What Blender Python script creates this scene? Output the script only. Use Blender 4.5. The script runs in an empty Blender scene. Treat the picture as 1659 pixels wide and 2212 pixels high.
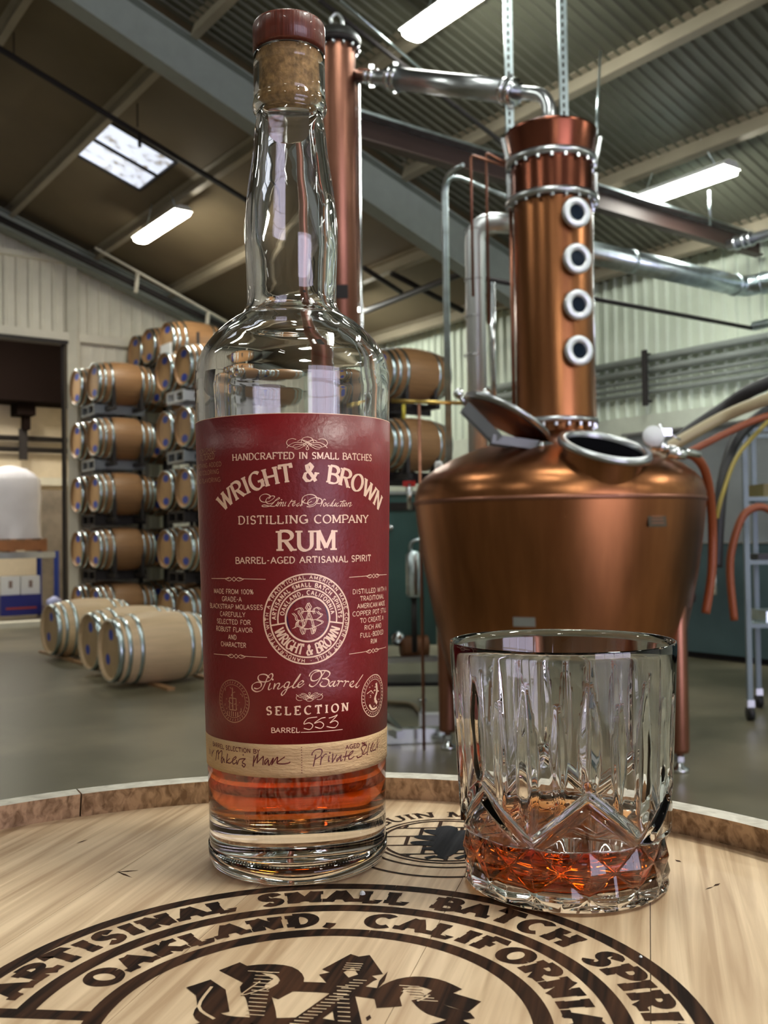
import bpy, math, random
from mathutils import Vector, Matrix
random.seed(7)
S = bpy.context.scene
COL = S.collection
# ---------------------------------------------------------------- camera
F, H0, RO, CZ = 2130.0, 1155.0, 0.014, 0.118          # focal length in px of the 1659x2212 frame, horizon row, roll, height over barrel head
_p = math.atan((H0 - 1106) / F)
_r0 = Vector((1, 0, 0)); CW = Vector((0, math.cos(_p), math.sin(_p))); _u0 = Vector((0, -math.sin(_p), math.cos(_p)))
CR = math.cos(RO) * _r0 - math.sin(RO) * _u0
CU = math.sin(RO) * _r0 + math.cos(RO) * _u0
C0 = Vector((0, 0, CZ))
cd = bpy.data.cameras.new('camera'); cam = bpy.data.objects.new('camera', cd); COL.objects.link(cam)
cd.sensor_fit = 'VERTICAL'; cd.sensor_height = 24.0; cd.lens = 24.0 * F / 2212.0
cd.clip_start = 0.02; cd.clip_end = 100
M = Matrix((CR, CU, -CW)).transposed().to_4x4(); M.translation = C0; cam.matrix_world = M
cd.dof.use_dof = True; cd.dof.focus_distance = 0.335; cd.dof.aperture_fstop = 20.0
S.camera = cam
# ---------------------------------------------------------------- world + exposure
W = bpy.data.worlds.new('world'); S.world = W; W.use_nodes = True
W.node_tree.nodes['Background'].inputs[0].default_value = (0.5, 0.55, 0.6, 1)
W.node_tree.nodes['Background'].inputs[1].default_value = 0.02
S.view_settings.view_transform = 'Standard'; S.view_settings.look = 'None'
S.view_settings.gamma = 1.0; S.view_settings.use_curve_mapping = False
S.view_settings.exposure = .86
LAMP = 34.0
S.cycles.transmission_bounces = 16; S.cycles.max_bounces = 18; S.cycles.transparent_max_bounces = 16
S.cycles.sample_clamp_indirect = 6.0
# ---------------------------------------------------------------- frame of the hall: A runs along the purlins (away, left), B across (away, right)
_t = math.atan(1529 / 2130.)
A = Vector((-math.sin(_t), math.cos(_t), 0)); B = Vector((math.cos(_t), math.sin(_t), 0)); Z = Vector((0, 0, 1))
FZ = -1.23
def H(a, b, z): return A * a + B * b + Z * z
def ray(x, y): return CR * ((x - 829.5) / F) - CU * ((y - 1106) / F) + CW
def at(x, y, Y): d = ray(x, y); return C0 + d * (Y / d.y)
def onplane(x, y, n, c): d = ray(x, y); return C0 + d * ((c - C0.dot(n)) / d.dot(n))
EAVE, RB, SL, RIDGE = 3.35, 9.74, 0.35, -1.5
def roofz(b): return EAVE + SL * (RB - b) if b > RIDGE else EAVE + SL * (RB - RIDGE) - SL * (RIDGE - b)

# ---------------------------------------------------------------- materials
def mat(name, col=(.5, .5, .5), rough=.5, metal=0., spec=None, noise=0., nscale=8., bump=0., bscale=60., stretch=None, emit=0., ecol=None, trans=0., ior=1.5, coat=0., aniso=0., col2=None, thr=None):
    m = bpy.data.materials.new(name); m.use_nodes = True; nt = m.node_tree; b = nt.nodes['Principled BSDF']
    b.inputs['Base Color'].default_value = (*col, 1); b.inputs['Roughness'].default_value = rough; b.inputs['Metallic'].default_value = metal
    b.inputs['IOR'].default_value = ior; b.inputs['Transmission Weight'].default_value = trans; b.inputs['Coat Weight'].default_value = coat
    b.inputs['Anisotropic'].default_value = aniso
    if spec is not None: b.inputs['Specular IOR Level'].default_value = spec
    if emit: b.inputs['Emission Color'].default_value = (*(ecol or col), 1); b.inputs['Emission Strength'].default_value = emit
    if noise or bump or col2:
        tc = nt.nodes.new('ShaderNodeTexCoord'); mp = nt.nodes.new('ShaderNodeMapping'); nt.links.new(tc.outputs['Object'], mp.inputs[0])
        if stretch: mp.inputs['Rotation'].default_value = (0, 0, stretch[3] if len(stretch) > 3 else 0); mp.inputs['Scale'].default_value = stretch[:3]
        def rampnoise(scale, detail=6):
            n = nt.nodes.new('ShaderNodeTexNoise'); n.inputs['Scale'].default_value = scale; n.inputs['Detail'].default_value = detail
            nt.links.new(mp.outputs[0], n.inputs[0]); return n
        if noise or col2:
            n = rampnoise(nscale); r = nt.nodes.new('ShaderNodeValToRGB'); nt.links.new(n.outputs[0], r.inputs[0])
            lo, hi = thr or (.3, .7); r.color_ramp.elements[0].position = lo; r.color_ramp.elements[1].position = hi
            c2 = col2 or tuple(max(0, c * (1 + noise)) for c in col); c1 = col if col2 else tuple(c * (1 - noise) for c in col)
            r.color_ramp.elements[0].color = (*c1, 1); r.color_ramp.elements[1].color = (*c2, 1)
            nt.links.new(r.outputs[0], b.inputs['Base Color'])
        if bump:
            n2 = rampnoise(bscale); bp = nt.nodes.new('ShaderNodeBump'); bp.inputs['Strength'].default_value = bump; bp.inputs['Distance'].default_value = .002
            nt.links.new(n2.outputs[0], bp.inputs['Height']); nt.links.new(bp.outputs[0], b.inputs['Normal'])
    return m
def absorb(m, col, dens):
    nt = m.node_tree; v = nt.nodes.new('ShaderNodeVolumeAbsorption'); v.inputs['Color'].default_value = (*col, 1); v.inputs['Density'].default_value = dens
    nt.links.new(v.outputs[0], nt.nodes['Material Output'].inputs['Volume'])

GLASS = mat('clear_glass', (1, 1, 1), 0.0, trans=1., ior=1.5)
RUM = mat('amber_rum', (1, 1, 1), 0.0, trans=1., ior=1.36); absorb(RUM, (.905, .565, .08), 122)
TAB = mat('clear_film', (1, 1, 1), .12, trans=1., ior=1.3)
COPPER = mat('copper', (.36, .145, .060), .30, 1., noise=.18, nscale=3, stretch=(4, 4, .35), bump=.05, bscale=30)
COPPER2 = mat('dull_copper', (.33, .15, .10), .38, 1., noise=.12, nscale=3)
STEEL = mat('stainless_steel', (.70, .74, .78), .16, 1.)
SATIN = mat('satin_steel', (.80, .84, .88), .42, .85)
STEELD = mat('brushed_steel', (.52, .55, .58), .30, 1., noise=.1, nscale=6)
GALV = mat('galvanised_steel', (.60, .70, .74), .28, 1., noise=.2, nscale=12)
DARKM = mat('dark_iron', (.030, .026, .026), .55, .0, spec=.25)
BROWNM = mat('brown_beam', (.06, .035, .03), .45, .2)
CREAM = mat('cream_paint', (.74, .71, .60), .5, noise=.06, nscale=4)
GREENW = mat('pale_green_paint', (.68, .75, .63), .45, noise=.06, nscale=3)
PURL = mat('purlin_paint', (.30, .26, .19), .5, noise=.1, nscale=2)
FRAMEM = mat('frame_paint', (.27, .30, .28), .5, noise=.05)
TANROOF = mat('tan_insulation', (.155, .118, .068), .75, noise=.10, nscale=1.2)
GRNROOF = mat('grey_green_roof', (.115, .115, .082), .6, noise=.12, nscale=1.2)
BLACKM = mat('black_rubber', (.012, .012, .015), .5)
BLUE = mat('blue_paint', (.02, .06, .42), .5)
WHITEP = mat('white_plastic', (.8, .82, .85), .35)
LIT = mat('lamp_diffuser', (1, 1, .98), .4, emit=LAMP, ecol=(.98, 1., .91))
LITW = mat('lamp_diffuser_warm', (1, 1, .98), .4, emit=LAMP, ecol=(1., .95, .80))
WHITEE = mat('white_enamel', (.7, .72, .7), .4)

# ---------------------------------------------------------------- mesh helpers
class MB:
    def __init__(s): s.v = []; s.f = []; s.sm = []
    def add(s, vs, fs, smooth=False):
        o = len(s.v); s.v += [tuple(v) for v in vs]; s.f += [tuple(i + o for i in f) for f in fs]; s.sm += [smooth] * len(fs); return s
    def box(s, c, sx, sy, sz, ax=None, ay=None, az=None):
        ax = ax or Vector((1, 0, 0)); ay = ay or Vector((0, 1, 0)); az = az or Vector((0, 0, 1)); c = Vector(c)
        vs = [c + ax * (i * sx / 2) + ay * (j * sy / 2) + az * (k * sz / 2) for k in (-1, 1) for j in (-1, 1) for i in (-1, 1)]
        return s.add(vs, [(0, 2, 3, 1), (4, 5, 7, 6), (0, 1, 5, 4), (2, 6, 7, 3), (0, 4, 6, 2), (1, 3, 7, 5)])
    def bar(s, p, q, w, h, up=None):
        p = Vector(p); q = Vector(q); d = q - p; L = d.length; d.normalize(); up = up or Z
        if abs(d.dot(up)) > .95: up = Vector((0, 1, 0))
        ay = up.cross(d).normalized(); az = d.cross(ay)
        return s.box((p + q) / 2, L, w, h, d, ay, az)
    def tube(s, pts, r, n=14, cap=True):
        pts = [Vector(p) for p in pts]; rings = []; prev = None
        for i, p in enumerate(pts):
            t = (pts[min(i + 1, len(pts) - 1)] - pts[max(i - 1, 0)]).normalized()
            if prev is None: a = t.orthogonal().normalized()
            else: a = (prev - t * prev.dot(t)).normalized()
            prev = a; b = t.cross(a); rr = r[i] if isinstance(r, (list, tuple)) else r
            rings.append([p + (a * math.cos(k * 2 * math.pi / n) + b * math.sin(k * 2 * math.pi / n)) * rr for k in range(n)])
        vs = [v for ring in rings for v in ring]; fs = []
        for i in range(len(pts) - 1):
            for k in range(n): fs.append((i * n + k, i * n + (k + 1) % n, (i + 1) * n + (k + 1) % n, (i + 1) * n + k))
        s.add(vs, fs, True)
        if cap:
            o = len(s.v) - len(vs)
            s.f += [tuple(o + k for k in range(n))[::-1], tuple(o + (len(pts) - 1) * n + k for k in range(n))]; s.sm += [False, False]
        return s
    def lathe(s, prof, n=48, c=(0, 0, 0), ax=None, a0=0., a1=2 * math.pi, smooth=True):
        """profile of (radius, height) turned about ax through c"""
        c = Vector(c); az = (ax or Z).normalized(); ux = az.orthogonal().normalized() if abs(az.z) < .999 else Vector((1, 0, 0)); uy = az.cross(ux)
        full = abs(a1 - a0 - 2 * math.pi) < 1e-6; m = n if full else n + 1; vs = []; fs = []
        for r, h in prof:
            for k in range(m):
                t = a0 + (a1 - a0) * k / n; vs.append(c + ux * (r * math.cos(t)) + uy * (r * math.sin(t)) + az * h)
        for i in range(len(prof) - 1):
            if prof[i][0] < 1e-9 and prof[i + 1][0] < 1e-9: continue
            for k in range(n):
                k2 = (k + 1) % m; q = [i * m + k, i * m + k2, (i + 1) * m + k2, (i + 1) * m + k]; fs.append(tuple(q))
        return s.add(vs, fs, smooth)
    def build(s, name, m, parent=None, kind=None, clean=False):
        me = bpy.data.meshes.new(name); me.from_pydata(s.v, [], s.f); me.materials.append(m)
        me.polygons.foreach_set('use_smooth', s.sm)
        if clean:
            import bmesh
            bm = bmesh.new(); bm.from_mesh(me); bmesh.ops.remove_doubles(bm, verts=bm.verts, dist=1e-6)
            bmesh.ops.dissolve_degenerate(bm, edges=bm.edges, dist=1e-7); bmesh.ops.recalc_face_normals(bm, faces=bm.faces)
            bm.to_mesh(me); bm.free()
        me.update(); o = bpy.data.objects.new(name, me); COL.objects.link(o)
        if parent: o.parent = parent
        if kind: o['kind'] = kind
        return o
def lift(o, loc):
    """shift an object's origin to loc, keeping its mesh in place"""
    loc = Vector(loc); o.data.transform(Matrix.Translation(-loc)); o.location = loc; return o
def tag(o, label, cat, group=None):
    o['label'] = label; o['category'] = cat
    if group: o['group'] = group
    return o
def thing(name, label, cat, loc=(0, 0, 0), group=None):
    o = bpy.data.objects.new(name, None); COL.objects.link(o); o.location = loc; o.empty_display_size = .05
    return tag(o, label, cat, group)
class Off:
    """parts of a thing whose empty stands at loc: meshes are written in world coordinates and shifted"""
    def __init__(s, root): s.r = root; s.l = Vector(root.location)
    def put(s, mb, name, m, label=None, clean=False, parent=None, kind=None):
        o = mb.build(name, m, parent or s.r, kind, clean)
        o.data.transform(Matrix.Translation(-s.l))
        if label: o['label'] = label
        return o
def smooth_pts(pts, k=6):
    pts = [Vector(p) for p in pts]; out = []
    for i in range(len(pts) - 1):
        p0 = pts[max(i - 1, 0)]; p1 = pts[i]; p2 = pts[i + 1]; p3 = pts[min(i + 2, len(pts) - 1)]
        for j in range(k):
            t = j / k
            out.append(.5 * ((2 * p1) + (p2 - p0) * t + (2 * p0 - 5 * p1 + 4 * p2 - p3) * t * t + (3 * p1 - p0 - 3 * p2 + p3) * t ** 3))
    out.append(pts[-1]); return out
def elbow(p, q, r_, rad, k=6):
    """points p->q->r_ with a rounded corner"""
    p, q, r_ = Vector(p), Vector(q), Vector(r_); a = (p - q).normalized(); b = (r_ - q).normalized(); s0 = q + a * rad; s1 = q + b * rad
    return [p] + [s0 * (1 - t) ** 2 + q * 2 * t * (1 - t) + s1 * t * t for t in [i / k for i in range(k + 1)]] + [r_]
# ================================================================ THE HALL
AW, AN = 15.9, -12.0                 # end wall with the doorway, wall behind the camera
BN = -12.7
def struct(mb, name, m): return mb.build(name, m, None, 'structure')
floorm = mat('stained_concrete', (.078, .072, .042), .34, noise=.0, col2=(.23, .20, .13), nscale=.55, thr=(.42, .62), bump=.06, bscale=8)
fl = MB(); fl.add([H(AN, BN, FZ), H(AN, RB + .05, FZ), H(23, RB + .05, FZ), H(23, BN, FZ)], [(0, 1, 2, 3)]); struct(fl, 'floor', floorm)
# ribbed cladding: a trapezoid profile along direction d, height given by functions
def cladding(mb, o, d, n, L, z0, z1, pitch=.2, dep=.03):
    xs = []; k = 0
    while k * pitch < L:
        x = k * pitch; xs += [(x, 0), (x + pitch * .55, 0), (x + pitch * .68, dep), (x + pitch * .87, dep)]; k += 1
    xs = [q for q in xs if q[0] < L] + [(L, 0)]
    vs = []
    for x, e in xs:
        p = o + d * x + n * e; vs += [p + Z * z0(x), p + Z * z1(x)]
    mb.add(vs, [(2 * i, 2 * i + 2, 2 * i + 3, 2 * i + 1) for i in range(len(xs) - 1)])
# end wall (left in the picture): above the doorway and right of it
w = MB(); O = H(AW, BN, 0)
cladding(w, O, B, -A, RB - BN, lambda x: 3.35, lambda x: roofz(BN + x) - .02, .19, .03)
cladding(w, H(AW, 5.22, 0), B, -A, RB - 5.22, lambda x: FZ, lambda x: 3.40, .19, .012)
cladding(w, O, B, -A, 1.4 - BN, lambda x: FZ, lambda x: 3.35, .19, .012)
struct(w, 'wall_end', CREAM)
w = MB(); cladding(w, H(AN, RB, 0), A, -B, AW - AN, lambda x: 1.55, lambda x: EAVE, .16, .035); struct(w, 'wall_right', GREENW)
w = MB(); w.box(H((AW + AN) / 2, RB, (FZ + 1.55) / 2), AW - AN, .06, 1.55 - FZ, A, B, Z); struct(w, 'wall_right_lower', mat('smooth_green_panel', (.62, .66, .56), .5, noise=.05))
w = MB(); w.box(H(1.95, BN, 1.5), AW - AN, .06, 2 * (1.5 - FZ), A, B, Z); struct(w, 'wall_left', CREAM)
w = MB(); w.box(H(AN, (BN + RB) / 2, 3), RB - BN, .06, 2 * (3 - FZ), B, A, Z); struct(w, 'wall_back', CREAM)
# roof: smooth insulated bay beyond the second frame, ribbed sheets nearer, with a plain far slope
sky = (11.7, 12.92, 4.31, 5.19)      # skylight
def roofquad(mb, a0, a1, b0, b1, off=0.):
    mb.add([H(a0, b0, roofz(b0) + off), H(a1, b0, roofz(b0) + off), H(a1, b1, roofz(b1) + off), H(a0, b1, roofz(b1) + off)], [(0, 1, 2, 3)])
r = MB(); roofquad(r, 9.1, 11.7, RIDGE, RB); roofquad(r, 12.92, AW + .1, RIDGE, RB); roofquad(r, 11.7, 12.92, RIDGE, 4.31); roofquad(r, 11.7, 12.92, 5.19, RB)
struct(r, 'ceiling', TANROOF)
r = MB(); xs = []
k = 0
while AN + k * .115 < 9.1:
    x = AN + k * .115; xs += [(x, 0), (x + .06, 0), (x + .07, -.018), (x + .105, -.018)]; k += 1
xs = [q for q in xs if q[0] < 9.1] + [(9.1, 0)]; vs = []
for x, e in xs: vs += [H(x, RIDGE, roofz(RIDGE) + e), H(x, RB, EAVE + e)]
r.add(vs, [(2 * i, 2 * i + 2, 2 * i + 3, 2 * i + 1) for i in range(len(xs) - 1)]); struct(r, 'ceiling', GRNROOF)
r = MB(); roofquad(r, AN, AW + .1, BN, RIDGE); struct(r, 'ceiling', GRNROOF)
# skylight of two translucent ribbed sheets
dayl = mat('skylight_sheet', (.8, .85, .9), .5, emit=.55, ecol=(.78, .86, 1.), noise=.12, nscale=6)
wn = bpy.data.objects.new('window_1', None); COL.objects.link(wn); wn['kind'] = 'structure'; wn.location = H(12.3, 4.75, roofz(4.75))
ow = Off(wn)
nt_ = dayl.node_tree; rr_ = [n for n in nt_.nodes if n.type == 'VALTORGB'][0]; rr_.color_ramp.elements[0].color = (.28, .24, .18, 1); rr_.color_ramp.elements[0].position = .34; rr_.color_ramp.elements[1].position = .5; rr_.color_ramp.elements[1].color = (.80, .86, 1, 1)
nt_.links.new(rr_.outputs[0], nt_.nodes['Principled BSDF'].inputs['Emission Color'])
for b0, b1 in ((11.7, 12.27), (12.35, 12.92)):
    g = MB(); xs = [b0 + (b1 - b0) * i / 20 for i in range(21)]; vs = []
    for i, a in enumerate(xs): vs += [H(a, 4.31, roofz(4.31) + .03 * (i % 2)), H(a, 5.19, roofz(5.19) + .03 * (i % 2))]
    g.add(vs, [(2 * i, 2 * i + 2, 2 * i + 3, 2 * i + 1) for i in range(20)], True); ow.put(g, 'pane', dayl)
g = MB()
for b in (4.30, 5.20): g.bar(H(11.68, b, roofz(b) - .01), H(12.94, b, roofz(b) - .01), .035, .03)
for a in (11.69, 12.31, 12.93): g.bar(H(a, 4.30, roofz(4.30) - .01), H(a, 5.20, roofz(5.2) - .01), .03, .03)
ow.put(g, 'window_frame', DARKM)
# purlins along A, frames across
NB = Vector((0, 0, 1)); nroof = (Z + B * SL).normalized(); droof = (B - Z * SL).normalized()
n_ = 0
for b in (9.45, 8.08, 6.83, 5.55, 4.22, 2.9, 1.6, .3, -1.0, -2.4, -3.8, -5.2):
    p = MB(); z = roofz(b)
    nr, dr = (nroof, droof) if b > RIDGE else ((Z - B * SL).normalized(), (B + Z * SL).normalized())
    c0, c1 = H(AN, b, z) - nr * .10, H(AW, b, z) - nr * .10
    for a0, a1 in ((AN, 2.5), (2.75, 9.0), (9.25, AW - .1)):
        q0, q1 = H(a0, b, z) - nr * .085, H(a1, b, z) - nr * .085; L = (q1 - q0).length; m_ = (q0 + q1) / 2
        p.box(m_, L, .012, .15, A, dr, nr); p.box(m_ - nr * .075 + dr * .035, L, .075, .012, A, dr, nr); p.box(m_ + nr * .075 - dr * .035, L, .075, .012, A, dr, nr)
    n_ += 1; o = struct(p, 'trim_%d' % n_, PURL)
def frame(a, b0, b1, deep0, deep1, mb):
    """tapered I-section rafter hanging under the roof at A = a"""
    N = 8; top = []; bot = []
    for i in range(N + 1):
        b = b0 + (b1 - b0) * i / N; z = roofz(b) - .16; top.append(H(a, b, z)); bot.append(H(a, b, z - (deep0 + (deep1 - deep0) * i / N)))
    mb.add(top + bot, [(i, i + 1, N + 2 + i, N + 1 + i) for i in range(N)])
    for row in (top, bot):
        vs = []
        for q in row: vs += [q - A * .11, q + A * .11]
        vs2 = [Vector(v) + Z * .018 for v in vs]; k = len(vs)
        mb.add(vs + vs2, [(2 * i, 2 * i + 1, 2 * i + 3, 2 * i + 2) for i in range(N)] + [(k + 2 * i, k + 2 * i + 1, k + 2 * i + 3, k + 2 * i + 2) for i in range(N)] + [(2 * i, 2 * i + 2, k + 2 * i + 2, k + 2 * i) for i in range(N)] + [(2 * i + 1, 2 * i + 3, k + 2 * i + 3, k + 2 * i + 1) for i in range(N)])
for a in (15.65, 9.12, 2.62, -3.9):
    p = MB(); frame(a, RIDGE, RB - .1, .30, .62 if a < 15 else .26, p); frame(a, RIDGE, BN + .1, .30, .5, p)
    if a < 15: p.bar(H(a, RB - .3, FZ), H(a, RB - .3, EAVE - .1), .2, .4)
    n_ += 1; struct(p, 'trim_%d' % n_, FRAMEM)
# girts, posts and the doorway edge of the end wall
p = MB(); p.bar(H(AW - .06, BN, 3.42), H(AW - .06, RB - .2, 3.37), .12, .13); struct(p, 'trim_20', CREAM)
p = MB(); p.bar(H(AW - .06, BN, 4.62), H(AW - .06, 5.15, 4.62), .10, .09); struct(p, 'trim_21', CREAM)
p = MB(); p.bar(H(AW - .08, 5.22, FZ), H(AW - .08, 5.22, 4.85), .16, .16); p.bar(H(AW - .10, 5.29, FZ), H(AW - .10, 5.29, 3.35), .06, .10); struct(p, 'trim_22', CREAM)
p = MB(); p.bar(H(AW + .0, 1.4, 3.31), H(AW + .0, 5.14, 3.31), .22, .10); p.bar(H(AW + .05, 5.10, FZ), H(AW + .05, 5.10, 3.3), .05, .12); struct(p, 'trim_23', DARKM)
p = MB(); p.box(H(AW - .1, 3.3, FZ + .04), .35, 3.7, .08, A, B, Z); struct(p, 'trim_24', CREAM)
# room beyond the doorway
AR = 20.5
roomw = mat('store_room_wall', (.72, .62, .47), .6, noise=.04)
p = MB(); p.box(H(AR, 2, 1.6), .06, 18, 5.6, A, B, Z); p.box(H(18.2, 7.5, 1.6), 4.6, .06, 5.6, A, B, Z); p.box(H(18.2, -2.5, 1.6), 4.6, .06, 5.6, A, B, Z); struct(p, 'wall_store_room', roomw)
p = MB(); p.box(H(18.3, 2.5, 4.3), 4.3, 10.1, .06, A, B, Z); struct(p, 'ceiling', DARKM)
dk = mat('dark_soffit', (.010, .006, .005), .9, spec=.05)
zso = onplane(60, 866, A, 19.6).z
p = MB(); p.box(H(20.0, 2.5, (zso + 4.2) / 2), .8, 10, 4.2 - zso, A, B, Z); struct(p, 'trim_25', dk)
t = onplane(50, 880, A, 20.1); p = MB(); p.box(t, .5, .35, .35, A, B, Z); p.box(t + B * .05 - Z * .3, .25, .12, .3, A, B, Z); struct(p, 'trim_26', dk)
q0 = onplane(90, 1060, A, 19.4); q1 = onplane(140, 1060, A, 19.4)
p = MB(); c = (q0 + q1) / 2; c.z = (q0.z + FZ) / 2; p.box(c + B * .25, .4, 1.05, q0.z - FZ, A, B, Z); struct(p, 'trim_27', mat('rough_concrete', (.22, .185, .15), .8, noise=.3, nscale=3))

LITS = mat('store_lamp_diffuser', (1, 1, .98), .4, emit=LAMP * 2.2, ecol=(1., .93, .78))
# ---------------------------------------------------------------- ceiling lamps
def lamp(a, b, z, L, label, m=LIT, group=None):
    t = thing('strip_light', label, 'ceiling light', H(a, b, z), group); o = Off(t); c = H(a, b, z)
    g = MB(); prof = [(-.13, 0), (-.11, .035), (-.06, .07), (.06, .07), (.11, .035), (.13, 0)]; vs = []
    for e in (-L / 2, L / 2): vs += [c + A * e + B * x + Z * y for x, y in prof]
    n = len(prof); g.add(vs, [(i, i + 1, n + i + 1, n + i) for i in range(n - 1)] + [tuple(range(n)), tuple(range(n, 2 * n))[::-1]]); o.put(g, 'housing', WHITEE)
    g = MB(); prof = [(-.115, 0), (-.10, -.045), (-.05, -.065), (.05, -.065), (.10, -.045), (.115, 0)]; vs = []
    for e in (-L / 2 + .02, L / 2 - .02): vs += [c + A * e + B * x + Z * (y - .004) for x, y in prof]
    g.add(vs, [(i + 1, i, n + i, n + i + 1) for i in range(n - 1)] + [tuple(range(n))[::-1], tuple(range(n, 2 * n))]); o.put(g, 'diffuser', m)
    for e in (-L * .35, L * .35): g = MB(); g.tube([c + A * e + Z * .07, c + A * (e * .6) + Z * (roofz(b) - z - .02)], .006, 6); o.put(g, 'hanger', GALV)
lamp(12.80, 5.45, 4.45, 1.50, 'glowing strip light on the tan ceiling below the skylight', LITW)
lamp(6.05, 5.24, 4.52, 1.50, 'large strip light at the top edge above the steel vapour pipe')
lamp(6.14, 8.07, 3.53, 1.20, 'bright strip light right of the copper column, over the dark beam')
g_ = 'strip lights over the camera side of the hall'
for a, b in ((12.6, 8.1), (0.9, 5.2), (-4.5, 5.2), (0.4, 8.1), (-5, 8.1), (7.6, .4), (1.2, .6), (2.9, 3.0), (-4.0, .6), (2, -5), (8, -5), (-5, -5)):
    lamp(a, b, roofz(b) - .45, 1.3, 'strip light hanging on the hall roof outside the picture', LIT, g_)
lamp(-.9, 1.15, 2.3, 1.3, 'added low fill light behind the camera, brightening the display barrel', LIT)  # added unseen lamp, brightens the barrel head and label
lamp(17.6, 4.4, 3.98, 1.3, 'right strip light in the store room behind the doorway head', LITS)
lamp(17.6, 2.4, 3.98, 1.3, 'left strip light in the store room behind the doorway head', LITS)
# daylight panels of the loading door in the wall behind the camera
wn = bpy.data.objects.new('door_2', None); COL.objects.link(wn); wn['kind'] = 'structure'; wn.location = H(AN + .1, 2, FZ); ow = Off(wn)
doorlit = mat('daylit_door_panel', (.6, .6, .8), .6, emit=3.4, ecol=(.84, .78, 1.))
for i in range(4):
    for j in range(3): g = MB(); g.box(H(AN + .08, -1.6 + i * 2.1, FZ + .8 + j * 1.4), 2.0, .04, 1.3, B, A, Z); ow.put(g, 'panel', doorlit)

# ---------------------------------------------------------------- roof pipes, braces and beams
def pipe(name, label, pts, r, m, cat='pipe', extra=None, n=12, group=None):
    base = Vector(pts[0]); t = thing(name, label, cat, base, group); o = Off(t); g = MB(); g.tube(pts, r, n); o.put(g, 'tube', m)
    return t, o
def rp(x, y, below=.12): return onplane(x, y, (Z + B * SL), EAVE + SL * RB - below)
t, o = pipe('sprinkler_pipe', 'black sprinkler pipe crossing the tan ceiling over the skylight', [rp(-60, 69, .3), rp(532, 432, .3)], .034, DARKM)
for x, y in ((300, 288), (535, 434)):
    g = MB(); q = rp(x, y, .3); g.tube([q, q - Z * .16 + B * .01], .022, 8); o.put(g, 'sprinkler_head', DARKM)
for x, y in ((297, 275), (30, 125)):
    g = MB(); q = rp(x, y, .3); g.tube([q, Vector((q.x, q.y, roofz(q.dot(B)) - .02))], .008, 6); o.put(g, 'hanger_rod', DARKM)
a_, b_ = onplane(-30, 458, A, 15.1), onplane(520, 725, A, 15.1)
t, o = pipe('sprinkler_pipe', 'dark pipe running down along the far rafter over the doorway', [a_, b_], .05, DARKM)
g = MB(); g.tube([onplane(205, 535, A, 15.0), onplane(520, 712, A, 15.0)], .022, 8); o.put(g, 'conduit', CREAM)
for x in (298, 450):
    g = MB(); q = onplane(x, 535 + (x - 205) * .56 + 8, A, 15.0); g.tube([q + Z * .05, q - Z * .28 - B * .04], .035, 8); o.put(g, 'drop_bracket', CREAM)
pipe('roof_brace', 'slim diagonal roof brace above the steel vapour pipe', [rp(690, 0, .5), rp(1090, 312, .5)], .022, DARKM)
pipe('roof_brace', 'thin light conduit diagonal beside the upper roof brace', [rp(735, 0, .45), rp(915, 155, .45)], .012, GALV)
pipe('sprinkler_pipe', 'dark branch pipe below the rafters left of the steel risers', [onplane(790, 672, B, 8.2), onplane(1000, 590, B, 8.2), onplane(1010, 586, B, 8.2)], .045, DARKM)
pipe('roof_brace', 'dark diagonal pipe meeting the branch pipe behind the copper mast', [rp(785, 578, .3), rp(868, 632, .3)], .035, DARKM)
pipe('roof_brace', 'dark diagonal brace behind the thin white conduits', [rp(845, 590, .2), rp(1000, 672, .2)], .04, DARKM)
# the long dark beam behind the still
BA_ = 6.32; zl_, zr_ = .118 + 3.842 * BA_ / 7.6, .118 + 3.722 * BA_ / 7.6
t = thing('crane_beam', 'long dark brown overhead beam passing behind the copper column', 'beam', H(BA_, 6.5, 3.2)); o = Off(t)
g = MB(); g.bar(H(BA_, 4.0, zl_), H(BA_, RB - .08, zr_), .016, .16); g.bar(H(BA_, 4.0, zl_ - .09), H(BA_, RB - .08, zr_ - .09), .11, .016); o.put(g, 'web', BROWNM)
g = MB(); g.bar(H(BA_ - .05, 4.0, zl_ + .09), H(BA_ - .05, RB - .08, zr_ + .09), .13, .022); o.put(g, 'flange', GALV, 'pale top flange')
# skylight side hanging rods right of the still
pipe('hanging_rod', 'thin steel rod hanging from the roof above the copper column right edge', [rp(1297, 112, .1), at(1288, 290, 6.6)], .010, GALV, 'rod')
pipe('hanging_rod', 'short grey rod hanging below the right strip light', [onplane(1532, 412, B, 8.1), onplane(1534, 486, B, 8.1)], .012, GALV, 'rod')
# perforated strut channels hanging in front of the roof
for x0, x1, yb, lab in ((1083, 1104, 395, 'left perforated steel strut hanging behind the steel vapour pipe'), (1214, 1220, 272, 'right perforated steel strut hanging over the copper column')):
    Y = 6.6; p0 = at(x0, 0, Y); p1 = at(x1, yb, Y); p0 = Vector((p1.x, Y, p0.z + .9)); p0.x = p1.x
    t = thing('strut_channel', lab, 'strut', p1); o = Off(t); g = MB(); L = p0.z - p1.z; zc = (p0.z + p1.z) / 2
    g.box((p1.x, Y, zc), .052, .004, L); g.box((p1.x - .026, Y + .02, zc), .003, .042, L); g.box((p1.x + .026, Y + .02, zc), .003, .042, L); o.put(g, 'channel', GALV)
    g = MB(); z = p1.z + .03
    while z < p0.z - .03: g.box((p1.x - .004, Y - .0035, z), .014, .004, .03); z += .055
    o.put(g, 'slot_row', DARKM, kind='stuff')
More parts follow.
